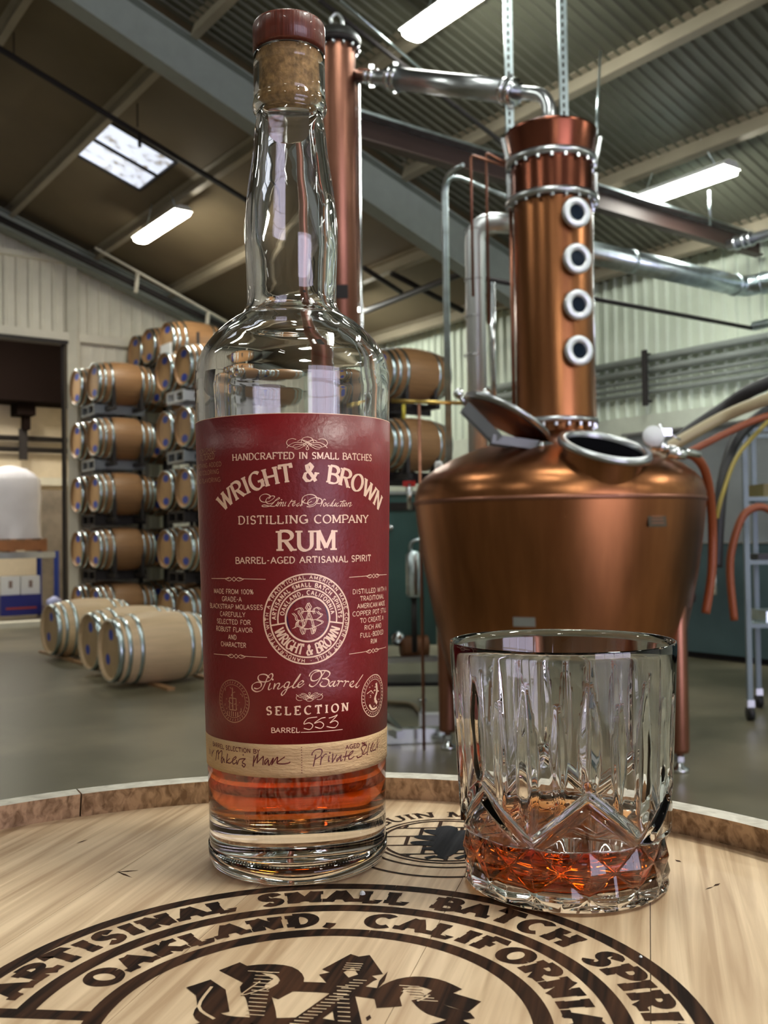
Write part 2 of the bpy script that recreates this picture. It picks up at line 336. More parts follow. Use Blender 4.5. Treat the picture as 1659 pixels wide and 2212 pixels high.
# ---------------------------------------------------------------- spiral duct and wall services
cor = H(6.06, 9.0, 2.63)
t = thing('spiral_duct', 'shiny round duct running from behind the column to the right wall', 'duct', cor); o = Off(t)
g = MB(); g.tube(elbow(H(6.06, 6.55, 2.63), cor, H(0.5, 9.0, 2.63), .16), .105, 20); o.put(g, 'duct_run', GALV)
for a, b in ((6.06, 8.82), (5.84, 9.0), (6.06, 7.2)):
    g = MB(); d = B if b != 9.0 else A; c = H(a, b, 2.63); g.lathe([(.106, -.02), (.114, -.02), (.114, .02), (.106, .02)], 24, c, d); o.put(g, 'duct_collar', GALV)
pipe('sprinkler_pipe', 'thin dark pipe sloping across the ribbed right wall', [H(6.19, 5.4, 2.26), H(6.19, 9.3, 2.26), ], .022, DARKM)
pipe('insulated_pipe', 'silver wrapped pipe end at the right edge below the duct', [H(6.17, 9.3, 2.28), H(0.5, 9.3, 2.28)], .05, GALV)
t, o = pipe('grey_pipe', 'blue grey pipe with collars under the roof at the right edge', [H(6.18, 8.9, 3.08), H(0.5, 8.9, 3.08)], .055, STEELD)
for a in (6.08, 5.98, 5.91):
    g = MB(); g.lathe([(.056, -.015), (.075, -.015), (.075, .015), (.056, .015)], 16, H(a, 8.9, 3.08), A); o.put(g, 'collar', STEELD)
lb = ['topmost', 'second', 'third', 'fourth', 'lowest']
for i, (z, rr) in enumerate(((2.22, .045), (2.08, .045), (1.97, .022), (1.89, .022), (1.81, .03))):
    pipe('wall_conduit', lb[i] + ' of the five conduits along the right wall under the ribbed sheets', [H(0.5, RB - .10, z), H(11, RB - .10, z)], rr, FRAMEM, 'conduit')
t = thing('wall_bracket', 'dark vertical bracket over the conduits on the right wall', 'bracket', H(7.85, RB - .17, 1.95)); o = Off(t)
g = MB(); g.box(H(7.85, RB - .17, 1.98), .07, .03, .68, A, B, Z); o.put(g, 'rail', DARKM)
g = MB()
for z in (2.27, 1.7): g.box(H(7.85, RB - .12, z), .05, .1, .03, A, B, Z)
o.put(g, 'standoff', DARKM)
# ================================================================ BARRELS
OAKW = mat('warm_oak', (.30, .16, .07), .45, noise=.16, nscale=5, stretch=(.5, 6, 6))
OAKP = mat('pale_oak', (.60, .43, .25), .5, noise=.10, nscale=5, stretch=(.5, 6, 6))
OAKH = mat('oak_head', (.46, .28, .13), .55, noise=.12, nscale=6)
OAKHP = mat('pale_oak_head', (.48, .33, .18), .55, noise=.10, nscale=6)
HOOP = mat('hoop_steel', (.55, .66, .70), .25, 1.)
def barrel_r(x, L=.9, r0=.272, r1=.330): u = (x / L - .5) * 2; return r1 - (r1 - r0) * abs(u) ** 2.1
def make_barrel(wood, headm, marks):
    """lying barrel: axis +X from its front head, origin at its middle"""
    t = bpy.data.objects.new('oak_barrel', None); COL.objects.link(t)
    g = MB(); N = 30
    prof = [(.25, .035), (.262, .0)] + [(barrel_r(.9 * i / 16), .9 * i / 16) for i in range(17)] + [(.262, .9), (.25, .865)]
    prof = [(r, h - .45) for r, h in prof]; g.lathe(prof, 48, (0, 0, 0), Vector((1, 0, 0))); g.build('stave_body', wood, t)
    for i in range(6):
        x0, w_ = ((.0, .05), (.085, .035), (.19, .035), (.675, .035), (.78, .035), (.85, .05))[i]
        g = MB(); ps = [(barrel_r(x0) - .001, x0 - .45), (barrel_r(x0) + .005, x0 - .45), (barrel_r(x0 + w_) + .005, x0 + w_ - .45), (barrel_r(x0 + w_) - .001, x0 + w_ - .45)]
        g.lathe(ps, 48, (0, 0, 0), Vector((1, 0, 0))); g.build('hoop', HOOP, t)
    for s in (-1, 1):
        for k in range(5):                       # head boards
            y0, y1 = -.255 + .102 * k + .0015, -.255 + .102 * (k + 1) - .0015; g = MB(); top = []; n = 7
            for i in range(n): y = y0 + (y1 - y0) * i / (n - 1); top.append((y, math.sqrt(max(.0004, .256 ** 2 - y * y))))
            loop = top + [(y, -z) for y, z in reversed(top)]
            x0, x1 = s * .418, s * .40
            g.add([(x0, y, z) for y, z in loop] + [(x1, y, z) for y, z in loop], [tuple(range(2 * n)) if s < 0 else tuple(range(2 * n))[::-1]] + [(i, 2 * n + i, 2 * n + (i + 1) % (2 * n), (i + 1) % (2 * n)) for i in range(2 * n)])
            g.build('head_board', headm, t)
    for (y, z, ry, rz) in marks:
        g = MB(); vs = [(-.4195, y + ry * math.cos(a), z + rz * math.sin(a)) for a in [k * math.pi / 8 for k in range(16)]]
        g.add(vs, [tuple(range(16))[::-1]]); o = g.build('blue_sticker', BLUE, t); o['label'] = 'blue sticker on the head'
    return t
def copy_tree(o, parent=None):
    c = o.copy(); COL.objects.link(c)
    if parent: c.parent = parent
    for ch in list(o.children): copy_tree(ch, c)
    return c
protoW = make_barrel(OAKW, OAKH, [(0, .165, .10, .055), (0, -.165, .10, .055)])
protoP = make_barrel(OAKP, OAKHP, [(.05, .13, .055, .05), (.05, -.11, .055, .05)])
usedp = {}
def barrel(p, label, proto=None, group=None, yaw=0., roll=0.):
    proto = proto or protoW
    o = proto if id(proto) not in usedp else copy_tree(proto); usedp[id(proto)] = 1
    x = B.copy(); R_ = Matrix.Rotation(yaw, 3, 'Z'); x = R_ @ x; y = Z.cross(x)
    m = Matrix((x, y, Z)).transposed() @ Matrix.Rotation(roll, 3, 'X')
    o.matrix_world = Matrix.Translation(p) @ m.to_4x4()
    return tag(o, label, 'barrel', group)
# rack: dark steel frame carrying two barrels
def rack(c, label, group, long=.66, pocketm=None, legs=0.):
    """c: middle between the two barrels at their axis height"""
    t = thing('barrel_rack', label, 'rack', c - Z * .43, group); o = Off(t); zb = -.40
    for s in (-1, 1):
        g = MB()
        for a_ in (-.62, .62): g.bar(c + B * (s * .22) + A * a_ + Z * (zb + .03), c + B * (s * .22) + A * a_ + Z * (zb + .44), .04, .05)
        g.bar(c + B * (s * .22) - A * .66 + Z * zb, c + B * (s * .22) + A * .66 + Z * zb, .06, .06)
        for a_ in (-.33, .33):
            for e in (-.17, .17): g.bar(c + B * (s * .22) + A * (a_ + e) + Z * (zb + .02), c + B * (s * .22) + A * (a_ + e * 1.5) + Z * (zb + .14), .05, .05)
        o.put(g, 'cradle', DARKM)
    g = MB(); pc = c - B * .40 + Z * zb                       # fork pocket plate with two openings
    for dz in (-.07, .07): g.box(pc + Z * dz, .56, .03, .03, A, B, Z)
    for da in (-.27, 0, .27): g.box(pc + A * da, .04, .03, .16, A, B, Z)
    for da in (-.27, .27): g.bar(pc + A * da, pc + A * da + B * .8, .04, .14)
    o.put(g, 'fork_pocket', pocketm or DARKM)
    if legs:
        g = MB()
        for s in (-1, 1):
            for a_ in (-.62, .62): q = c + B * (s * .22) + A * a_ + Z * zb; g.bar(q, Vector((q.x, q.y, FZ)), .06, .06)
        o.put(g, 'leg', DARKM)
    return t
LV = ['floor', 'second', 'third', 'fourth', 'top']
def zlev(k): return FZ + .335 + .85 * k
BA, BB = 5.14 + .45, 5.69 + .45
GREYM = mat('grey_rack_steel', (.33, .36, .38), .4, .6); WHITEM = mat('white_rack_paint', (.85, .87, .9), .3)
for k in range(5):
    z = zlev(k)
    barrel(H(14.72, BA, z), 'near barrel of the %s-level pair in the stack beside the doorway post' % LV[k])
    barrel(H(15.38, BA - .05, z), 'far barrel of the %s-level pair in the stack beside the doorway post' % LV[k])
    rack(H(15.05, BA, z), 'dark steel rack under the %s-level pair of barrels beside the doorway post' % LV[k], None, pocketm=GREYM if k > 2 else DARKM)
    barrel(H(12.68, BB, z), 'near barrel of the %s-level pair in the tall stack beside the bottle' % LV[k])
    barrel(H(13.34, BB, z), 'far barrel of the %s-level pair in the tall stack beside the bottle' % LV[k])
    rack(H(13.01, BB, z), 'steel rack with fork openings under the %s-level pair of the stack beside the bottle' % LV[k], None, pocketm=WHITEM if k == 4 else (GREYM if k == 3 else DARKM))
for k in range(5):
    z = zlev(k)
    for a_, nm in ((14.72, 'near'), (15.38, 'far')): barrel(H(a_, BA + 1.0, z), 'second-row barrel right behind the %s barrel at %s level beside the doorway post' % (nm, LV[k]))
    for a_, nm in ((12.68, 'near'), (13.34, 'far')): barrel(H(a_, BB + 1.0, z), 'second-row barrel behind the %s barrel at %s level of the tall stack' % (nm, LV[k]))
wt = MB(); wt.box(H(13.34, BB - .40, zlev(4) + .30), .36, .02, .22, A, B, Z); tag(lift(wt.build('white_card', WHITEM), H(13.34, BB - .40, zlev(4) + .30)), 'blank white card fixed high on the barrel stack beside the bottle', 'card')
for (x, y, Y, lab) in ((289, 762, 16.0, 'leftmost'), (318, 748, 15.6, 'middle'), (358, 735, 15.1, 'rightmost')):
    p = at(x, y, Y) + B * .45; barrel(p, lab + ' of the three small-looking barrels at the top of the stacks, under the roof')
pm = at(318, 748, 15.6) + B * .45
rack(at(303, 755, 15.8) + B * .45, 'long-legged rack under the topmost barrels below the roof', None, legs=1.)
rack(at(358, 735, 15.1) + B * .47, 'second long-legged rack carrying the rightmost topmost barrel', None, legs=1.)
for k, yy in enumerate((812, 962)):
    p = at(840, yy, 12.1); p = H(9.62, 7.32, p.z)
    barrel(p, ('upper' if k == 0 else 'lower') + ' dull barrel between the bottle and the steel risers', yaw=-.0)
    barrel(H(10.4, 7.32, p.z), ('upper' if k == 0 else 'lower') + ' barrel behind the dull barrels right of the bottle')
    rack(H(10.0, 7.32, p.z), ('upper' if k == 0 else 'lower') + ' rack of the barrels seen between the bottle and the risers', None, legs=0. if k == 0 else 1.)
for (x, y, Y, lab, yaw) in ((240, 1414, 8.95, 'nearest pale oak barrel lying on the floor left of the bottle', .0), (196, 1390, 9.75, 'middle pale oak barrel on the floor, between the other two', 0.03), (111, 1356, 11.1, 'farthest pale oak barrel on the floor, at the left near the doorway', .05)):
    p = at(x, y, Y); x_ = Matrix.Rotation(yaw, 3, 'Z') @ B; c = p + x_ * .42; c.z = FZ + .335
    barrel(c, lab, protoP, yaw=yaw, roll=.35)
t = thing('timber_rail', 'low wooden rails under the floor barrels left of the bottle', 'rail', H(9.5, 3.7, FZ)); o = Off(t)
for b in (3.55, 4.1):
    g = MB(); g.bar(H(8.2, b, FZ + .012), H(12, b, FZ + .012), .07, .024); o.put(g, 'rail', OAKW)

# ================================================================ STORE ROOM GOODS
def wl(x, y, a=17.2): return onplane(x, y, A, a)
pal = wl(40, 1172, 17.2)
def pallet(name, label, c, sx, sy, ax, ay, m, cat='pallet', h=.15):
    t = thing(name, label, cat, c); o = Off(t)
    for i in range(5): g = MB(); g.box(c + ax * ((i / 4 - .5) * (sx - .1)) + Z * (h - .011), .1, sy, .022, ax, ay, Z); o.put(g, 'deck_board', m)
    for j in (-1, 0, 1): g = MB(); g.box(c + ay * (j * (sy / 2 - .05)) + Z * (h / 2), sx, .09, h - .05, ax, ay, Z); o.put(g, 'stringer', m)
    for i in (-1, 0, 1): g = MB(); g.box(c + ax * (i * (sx / 2 - .06)) + Z * .012, .1, sy, .022, ax, ay, Z); o.put(g, 'bottom_board', m)
    return t
palm = mat('pallet_wood', (.32, .13, .05), .6, noise=.2, nscale=5)
top = wl(0, 1193); topz = top.z
pc = wl(28, 1193); pallet('wooden_pallet', 'reddish wooden pallet on the blue shelf in the store room', Vector((pc.x, pc.y, topz)) + A * .5, 1.15, 1.0, B, A, palm, h=.22)
wr = MB(); c = wl(28, 1080) + A * .5; hz = wl(28, 1012).z - (topz + .22)
base = Vector((c.x, c.y, topz + .22)); N = 28
rows = []
for i, f in enumerate((0, .02, .3, .6, .85, 1.0)):
    ring = []
    for k in range(N):
        a = 2 * math.pi * k / N; q = 1 / max(abs(math.cos(a)), abs(math.sin(a))); w_ = (.52 - .02 * f - (.09 if f > .95 else 0)) * min(q, 1.36) * (1 + .035 * math.sin(a * 7 + i * 2) + .02 * math.sin(a * 15 + i))
        ring.append(base + B * (math.cos(a) * w_) + A * (math.sin(a) * w_ * .9) + Z * (hz * (f * (1 if f < .9 else 1 + .05 * math.sin(a * 3)))))
    rows += ring
wr.add(rows + [base + Z * (hz * 1.03)], [(i * N + k, i * N + (k + 1) % N, (i + 1) * N + (k + 1) % N, (i + 1) * N + k) for i in range(5) for k in range(N)] + [(5 * N + k, 5 * N + (k + 1) % N, 6 * N) for k in range(N)], True)
tag(lift(wr.build('wrapped_load', mat('stretch_film', (.70, .70, .78), .22, noise=.06, nscale=3, bump=.5, bscale=6)), base), 'stack of goods in white stretch film on the reddish pallet', 'wrapped pallet')
t = thing('storage_rack', 'blue and grey steel shelf rack under the wrapped load', 'shelf rack', Vector((pc.x, pc.y, FZ))); o = Off(t)
xr = wl(122, 1200); g = MB(); 
for a_ in (17.2, 18.2):
    for px in (-20, 122): q = wl(px, 1200, 17.2) + A * (a_ - 17.2); g = MB(); g.bar(Vector((q.x, q.y, FZ)), Vector((q.x, q.y, topz)), .07, .07); o.put(g, 'upright', BLUE if px > 0 else STEELD)
q0, q1 = wl(-20, 1205), wl(122, 1205)
for a_ in (0, 1): g = MB(); g.bar(q0 + A * a_ + Z * (topz - .06 - q0.z), q1 + A * a_ + Z * (topz - .06 - q1.z), .05, .10); o.put(g, 'beam', STEELD)
q = wl(48, 1343, 17.0); cb = Vector((q.x, q.y, FZ + .08)) + A * .3
t = thing('blue_crate', 'dark blue crate with a red strip at the foot of the store room rack', 'crate', cb); o = Off(t)
g = MB(); g.box(cb + Z * .17, .66, .5, .34, B, A, Z); o.put(g, 'box', mat('navy_plastic', (.015, .02, .22), .4))
g = MB(); g.box(cb + Z * .12 - A * .255, .5, .01, .035, B, A, Z); o.put(g, 'strip', mat('red_strip', (.4, .05, .03), .5))
for i, dx in enumerate((-.16, .17)):
    g = MB(); g.box(cb + Z * .50 + B * dx, .31, .4, .31, B, A, Z); g2 = g.build('white_box', WHITEP); tag(lift(g2, cb + Z * .345 + B * dx), ('left' if i == 0 else 'right') + ' white box standing on the dark blue crate', 'box')
    g = MB(); g.box(cb + Z * .52 + B * dx - A * .202, .06, .004, .12, B, A, Z); oo = g.build('label_patch', mat('brown_label%d' % i, (.25, .18, .16), .6), g2); oo.data.transform(Matrix.Translation(-g2.location)); 
q = wl(117, 1296, 16.6); t = thing('water_bottle', 'clear bluish jug standing by the blue upright of the store room rack', 'bottle', Vector((q.x, q.y, FZ + .25))); o = Off(t); c = Vector(t.location)
g = MB(); g.lathe([(0, 0), (.10, 0), (.12, .03), (.12, .09), (.05, .13), (.03, .15), (0, .15)], 18, c); o.put(g, 'jug', mat('bluish_plastic', (.45, .5, .85), .15))
g = MB(); g.box(c - Z * .125, .3, .3, .25, B, A, Z); tag(lift(g.build('floor_box', STEELD), c - Z * .25), 'grey box under the bluish jug', 'box')
for y, lab in ((948, 'upper'), (972, 'lower')):
    q = onplane(70, y, A, 20.3); pipe('wall_pipe', lab + ' of two black pipes on the store room wall', [H(20.3, -2, q.z), H(20.3, 7.4, q.z)], .055, DARKM)
g = MB(); q = onplane(50, 960, A, 20.2); g.box(q, .06, .16, .62, A, B, Z); tag(lift(g.build('pipe_bracket', DARKM), q), 'dark bracket joining the two black pipes on the store room wall', 'bracket')
g = MB(); q0 = onplane(85, 1040, A, 20.35); g.box(q0, .1, 1.2, .16, A, B, Z); tag(lift(g.build('wall_duct', CREAM), q0), 'cream cable trunk on the store room wall above the concrete block', 'trunking')

# ================================================================ COPPER STILL
SY = 5.95; K = SY / F; sx = at(1205, 1150, SY).x; SC = Vector((sx, SY, FZ))
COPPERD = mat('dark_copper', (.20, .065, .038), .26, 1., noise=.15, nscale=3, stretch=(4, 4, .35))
still = thing('copper_pot_still', 'large copper pot still with a tall column and an open hatch', 'still', SC); so = Off(still)
def zz(y, Y=SY): return at(1205, y, Y).z
CX = at(1198, 700, SY).x; CC = Vector((sx, SY, 0))
body = [(0, 1545), (60, 1543), (150, 1530), (200, 1512), (228, 1490), (246, 1430), (258, 1380), (271, 1322), (288, 1236), (298, 1168), (304, 1120), (307.5, 1085)]
g = MB(); g.lathe([(r * K, zz(y)) for r, y in body], 96, CC); so.put(g, 'pot_body', COPPER)
dome = [(308, 1084), (308, 1070), (301, 1046), (286, 1028), (262, 1010), (228, 992), (190, 976), (150, 962), (112, 950), (84, 940), (78, 932), (77, 918)]
g = MB(); g.lathe([(r * K, zz(y)) for r, y in dome], 96, CC); so.put(g, 'dome', COPPER)
g = MB(); g.lathe([(306.5 * K, zz(1089)), (309.5 * K, zz(1088)), (309.5 * K, zz(1080)), (306.5 * K, zz(1079))], 96, CC); so.put(g, 'weld_seam', COPPER2)
def flange(y, r, th=.03, nb=20, name='flange', up=True):
    g = MB(); z = zz(y); g.lathe([(80 * K, z), (r * K, z), (r * K, z + th), (80 * K, z + th)], 72, CC); o_ = so.put(g, name, STEELD, 'bolted steel flange ring')
    for k in range(nb):
        a = 2 * math.pi * (k + .5) / nb; c = CC + Vector((math.cos(a), math.sin(a), 0)) * ((r - 6) * K) + Z * (z - .018)
        g = MB(); g.lathe([(0, -.006), (.013, -.006), (.013, .016), (0, .016)], 6, c, smooth=False); so.put(g, 'bolt', STEEL, parent=o_)
col = [(84, 912), (84, 905), (84, 448)]
g = MB(); g.lathe([(r * K, zz(y)) for r, y in col], 72, CC); so.put(g, 'column_shell', COPPER)
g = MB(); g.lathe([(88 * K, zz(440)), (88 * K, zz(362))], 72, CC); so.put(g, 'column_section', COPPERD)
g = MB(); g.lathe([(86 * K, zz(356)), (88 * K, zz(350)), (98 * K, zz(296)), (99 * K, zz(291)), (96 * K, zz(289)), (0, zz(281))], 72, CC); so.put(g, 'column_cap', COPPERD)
flange(919, 91); flange(446, 100, .034, 20); flange(362, 99, .034, 20)
for s in (-1, 1):                        # lifting straps beside the sections
    g = MB(); g.bar(CC + Vector((s * 97 * K, -.02, zz(345))), CC + Vector((s * 106 * K, -.02, zz(300))), .02, .02); so.put(g, 'strap_bolt', STEEL)
    g = MB(); g.bar(CC + Vector((s * 95 * K, -.02, zz(436))), CC + Vector((s * 95 * K, -.02, zz(378))), .02, .02); so.put(g, 'strap_bolt', STEEL)
g = MB(); g.tube([CC + Vector((-90 * K, 0, zz(905))), CC + Vector((-90 * K, 0, zz(455)))], .012, 8); so.put(g, 'side_pipe', COPPER2)
g = MB(); g.tube([CC + Vector((90 * K, .05, zz(900))), CC + Vector((90 * K, .05, zz(455)))], .008, 8); so.put(g, 'side_pipe', STEEL)
sgl = mat('dark_sight_glass', (.01, .02, .035), .05, coat=1.)
for i, y in enumerate((491, 586, 681, 776)):
    a = math.radians(19); d = Vector((math.sin(a), -math.cos(a), 0)); c = CC + Z * zz(y) + d * (84 * K - .01)
    g = MB(); g.lathe([(.044, 0), (.060, 0), (.060, .045), (.044, .045)], 32, c, d); o_ = so.put(g, 'sight_glass_port', STEEL)
    g = MB(); g.lathe([(.046, .045), (.086, .045), (.089, .052), (.089, .072), (.084, .080), (.050, .080), (.046, .070)], 40, c, d); so.put(g, 'clamp_ring', SATIN, parent=o_)
    g = MB(); g.lathe([(0, .066), (.047, .066)], 32, c, d); so.put(g, 'glass_disc', sgl, parent=o_)
# manway
HINGE = mat('dull_hinge_steel', (.20, .21, .22), .5, .6)
P = at(1304, 977, 5.27); n = Vector((.17, -.36, .91)).normalized(); P = P + n * .022
g = MB(); g.lathe([(.215, -.02), (.215, -.012), (.250, -.012), (.256, .004), (.250, .022), (.214, .022), (.208, .01), (.208, -.03)], 64, P, n); mw = so.put(g, 'manway_ring', STEELD)
g = MB(); g.lathe([(.228, -.22), (.215, -.06), (.213, -.012)], 64, P, n); so.put(g, 'manway_neck', COPPER, parent=mw)
g = MB(); g.lathe([(0, -.006), (.209, -.002)], 48, P, n); so.put(g, 'manway_shade_disc', mat('unlit_inside', (.004, .004, .005), 1., spec=0.), parent=mw)  # near-black disc stands in for the unlit inside of the hatch
Lc = at(1092, 906, 5.55); ln = Vector((.49, .10, .87)).normalized()
g = MB(); g.lathe([(0, -.03), (.16, -.028), (.24, -.006), (.27, 0), (.27, .022), (0, .024)], 56, Lc, ln); ld = so.put(g, 'manway_lid', STEELD, 'open steel hatch lid')
g = MB(); g.lathe([(0, -.032), (.15, -.031), (.235, -.009)], 48, Lc, ln); so.put(g, 'lid_underside', COPPER2, parent=ld)
hinge = at(1190, 968, 5.5)
for dy in (-.06, .06):
    g = MB(); g.bar(at(1060, 950, 5.45) + Vector((0, dy, 0)), hinge + Vector((0, dy, 0)), .012, .05); so.put(g, 'hinge_arm', HINGE)
    g = MB(); g.bar(at(1003, 880, 5.5) + Vector((0, dy, 0)), at(1075, 952, 5.45) + Vector((0, dy, 0)), .012, .06); so.put(g, 'hinge_arm', HINGE)
for x, y in ((990, 850), (1050, 850), (1120, 905), (1190, 975), (1200, 990), (1170, 962)):
    c = at(x, y, 5.42); g = MB(); g.lathe([(0, -.02), (.022, -.02), (.027, 0), (.022, .02), (0, .02)], 14, c, Vector((.5, -.6, .6))); so.put(g, 'wing_nut', STEEL)
g = MB(); g.tube([at(985, 845, 5.5), at(1010, 878, 5.5)], .014, 8); so.put(g, 'lid_handle', STEEL)
# valves and gauge right of the manway
q = at(1428, 975, 5.5)
g = MB(); g.tube([q, q + Vector((0, 0, .05))], .03, 12); g.tube([q + Vector((-.05, 0, .03)), q + Vector((.22, 0, -.02))], .022, 12); vb = so.put(g, 'valve_body', STEEL)
g = MB(); g.lathe([(0, 0), (.055, 0), (.058, .01), (.058, .03), (0, .03)], 24, at(1409, 944, 5.45), Vector((0, -1, .15))); so.put(g, 'pressure_gauge', WHITEP)
g = MB(); g.tube([q + Vector((.03, 0, .03)), at(1425, 915, 5.5)], .010, 8); g.box(at(1440, 934, 5.5), .05, .03, .04); g.tube([at(1440, 934, 5.5), at(1470, 950, 5.5)], .006, 6); so.put(g, 'valve_handle', STEEL)
g = MB(); g.lathe([(.024, -.05), (.032, -.05), (.032, .05), (.024, .05)], 16, at(1462, 980, 5.5), Vector((1, 0, -.1))); so.put(g, 'hose_clamp', STEEL)
# name plate
a = math.asin((1345 - 1205) / 302.); d = Vector((math.sin(a), -math.cos(a), .12)).normalized(); tx = Vector((math.cos(a), math.sin(a), 0)); c = CC + Vector((math.sin(a), -math.cos(a), 0)) * (.8535)
ty = d.cross(tx); c.z = at(1345, 1124, 5.3).z; d0 = Vector((math.sin(a), -math.cos(a), 0))
rr = 301 * K + .004; c = CC + d0 * rr + Z * c.z
g = MB(); g.box(c, .125, .008, .075, tx, d, ty); pl_ = so.put(g, 'name_plate', mat('aged_brass_plate', (.10, .08, .06), .4, .8), 'small dark plate')
g = MB()
for zz_ in (-.018, 0, .018): g.box(c + ty * zz_ + d * .005, .085, .003, .006, tx, d, ty)
so.put(g, 'plate_text', COPPER2, parent=pl_)
g = MB(); a = math.asin((1100 - 1205) / 258.); d0 = Vector((math.sin(a), -math.cos(a), 0)); tx = Vector((math.cos(a), math.sin(a), 0)); g.box(CC + d0 * (266 * K + .01) + Z * at(1100, 1346, 5.2).z, .12, .02, .05, tx, d0, Z); so.put(g, 'small_plate', STEELD)
# legs
for ang in (-35, 158.6, 62, 248):
    a = math.radians(ang); c = CC + Vector((math.cos(a), math.sin(a), 0)) * .715
    hl = .78 if ang == 248 else 1.04
    g = MB(); g.lathe([(0, FZ + .11), (.05, FZ + .11), (.055, FZ + .13), (.055, FZ + hl - .04), (.045, FZ + hl), (0, FZ + hl + .02)], 24, c); lg = so.put(g, 'leg', COPPER2)
    g = MB(); g.lathe([(0, FZ), (.05, FZ), (.05, FZ + .02), (.02, FZ + .035), (.02, FZ + .11), (0, FZ + .11)], 16, c); g.lathe([(.02, FZ + .06), (.032, FZ + .06), (.032, FZ + .09), (.02, FZ + .09)], 6, c, smooth=False); so.put(g, 'levelling_foot', STEEL, parent=lg)

# second column behind the bottle
MY = 7.2; mc = at(731, 400, MY); mast = thing('copper_column', 'slender copper column with a bolted domed top behind the bottle cap', 'column', Vector((mc.x, MY, FZ))); mo = Off(mast); c0 = Vector((mc.x, MY, 0))
def zm(y): return at(740, y, MY).z
g = MB(); g.lathe([(0, FZ), (.135, FZ), (.135, zm(100))], 48, c0); mo.put(g, 'column_shell', COPPER2)
g = MB(); g.lathe([(.13, zm(104)), (.18, zm(104)), (.18, zm(94)), (.13, zm(94))], 48, c0); fr = mo.put(g, 'flange', DARKM)
g = MB(); g.lathe([(.18, zm(93)), (.175, zm(86)), (.12, zm(68)), (.05, zm(60)), (.02, zm(58)), (0, zm(58))], 48, c0); mo.put(g, 'domed_top', STEELD)
g = MB(); q = c0 + Z * zm(58); g.tube(smooth_pts([q + Vector((-.03, 0, 0)), q + Vector((-.04, 0, .06)), q + Vector((0, 0, .10)), q + Vector((.04, 0, .06)), q + Vector((.045, 0, -.03))], 5), .012, 8); mo.put(g, 'lifting_eye', STEELD)
for k in range(14):
    a = 2 * math.pi * (k + .3) / 14; c = c0 + Vector((math.cos(a), math.sin(a), 0)) * .16 + Z * (zm(104) - .03)
    g = MB(); g.lathe([(0, -.012), (.012, -.006), (.016, .022), (0, .022)], 8, c); mo.put(g, 'bolt', STEEL, parent=fr)
g = MB(); g.box(c0 + Vector((.02, -.137, zm(640))), .09, .012, .10); mo.put(g, 'band_plate', DARKM)
pipe('steel_riser', 'thin polished steel pipe along the right side of the slender column', [Vector((mc.x + .155, MY - .02, FZ)), Vector((mc.x + .155, MY - .02, zm(178)))], .014, STEEL)
# vapour pipe over the top
a0 = Vector((mc.x + .137, MY, 0)); a0.z = at(775, 164, MY).z; b0 = at(855, 170, 6.95); c1 = at(1102, 199, 6.25); d1 = at(1187, 205, 6.0); e1 = at(1187, 284, 5.98)
t = thing('vapour_pipe', 'polished steel vapour pipe from the slender column to the still top', 'pipe', b0); o = Off(t)
g = MB(); g.tube([a0, b0], .045, 18); o.put(g, 'pipe_end', STEELD)
g = MB(); g.tube([b0, c1], .075, 24); o.put(g, 'pipe_jacket', STEELD)
g = MB(); g.tube(elbow(c1, d1, e1, .13, 8), .042, 18); o.put(g, 'pipe_elbow', STEELD)
g = MB(); g.tube([at(775, 150, 7.1), at(860, 158, 6.95), at(1100, 186, 6.3)], .012, 8); o.put(g, 'tracer_pipe', STEEL)
dd = (c1 - b0).normalized()
for q, r in ((b0, .088), (c1, .086), (at(803, 166, 7.1), .058)):
    g = MB()
    for e in (-.03, .03): g.lathe([(r * .5, e - .012), (r, e - .012), (r, e + .012), (r * .5, e + .012)], 28, q, dd)
    cl = o.put(g, 'clamp', STEEL)
    for s in (-1, 1): g = MB(); g.box(q + Z * (s * (r + .01)), .035, .03, .03); o.put(g, 'clamp_bolt', STEEL, parent=cl)
# risers left of the column
def riser(lab, xs, y0, y1, Y, r, m=STEEL, name='steel_riser', cat='pipe', top=None):
    p0 = at(xs, y0, Y); p1 = Vector((p0.x, Y, at(xs, y1, Y).z)); pts = [p1, p0] if not top else elbow(p1, p0, top, r * 2.2)
    return pipe(name, lab, pts, r, m, cat)
rz_ = 6.5
t, o = riser('thick polished steel pipe with an elbow, left of the copper column', 1025, 478, 1150, rz_, .066, SATIN, top=at(1112, 484, rz_))
for y in (498, 605, 685, 768): g = MB(); g.lathe([(.066, -.004), (.069, -.004), (.069, .004), (.066, .004)], 24, at(1025, y, rz_)); o.put(g, 'pipe_joint', STEELD)
riser('short polished steel pipe between the elbow pipe and the copper column', 1063, 610, 930, rz_ + .1, .018)
for x0, x1, yt, lab in ((957, 1090, 366, 'outer of two bent thin steel tubes between bottle and risers'), (963, 1092, 388, 'inner of two bent thin steel tubes between bottle and risers')):
    Y = 6.9; p0 = at(x0, yt + (14 if yt < 380 else -16), Y); pb = Vector((p0.x, Y, FZ + .9)); pipe('bent_tube', lab, elbow(pb, p0, at(x1 if yt > 380 else 1000, yt + (36 if yt > 380 else -10), 6.6), .16), .014, GALV)
for x, y0, y1, lab in ((1017, 335, 640, 'left thin copper tube in front of the elbow pipe'), (1050, 330, 700, 'right thin copper tube in front of the elbow pipe')):
    p0 = at(x, y0, 6.2); pipe('copper_tube', lab, elbow(Vector((p0.x, 6.2, at(x, y1, 6.2).z)), p0, at(1100, y0 + 26, 6.1), .03), .009, COPPER2)
pipe('copper_tube', 'thin brown standpipe left of the still, from rail to floor', [at(905, 872, 6.2), Vector((at(905, 872, 6.2).x, 6.2, FZ))], .010, COPPER2)
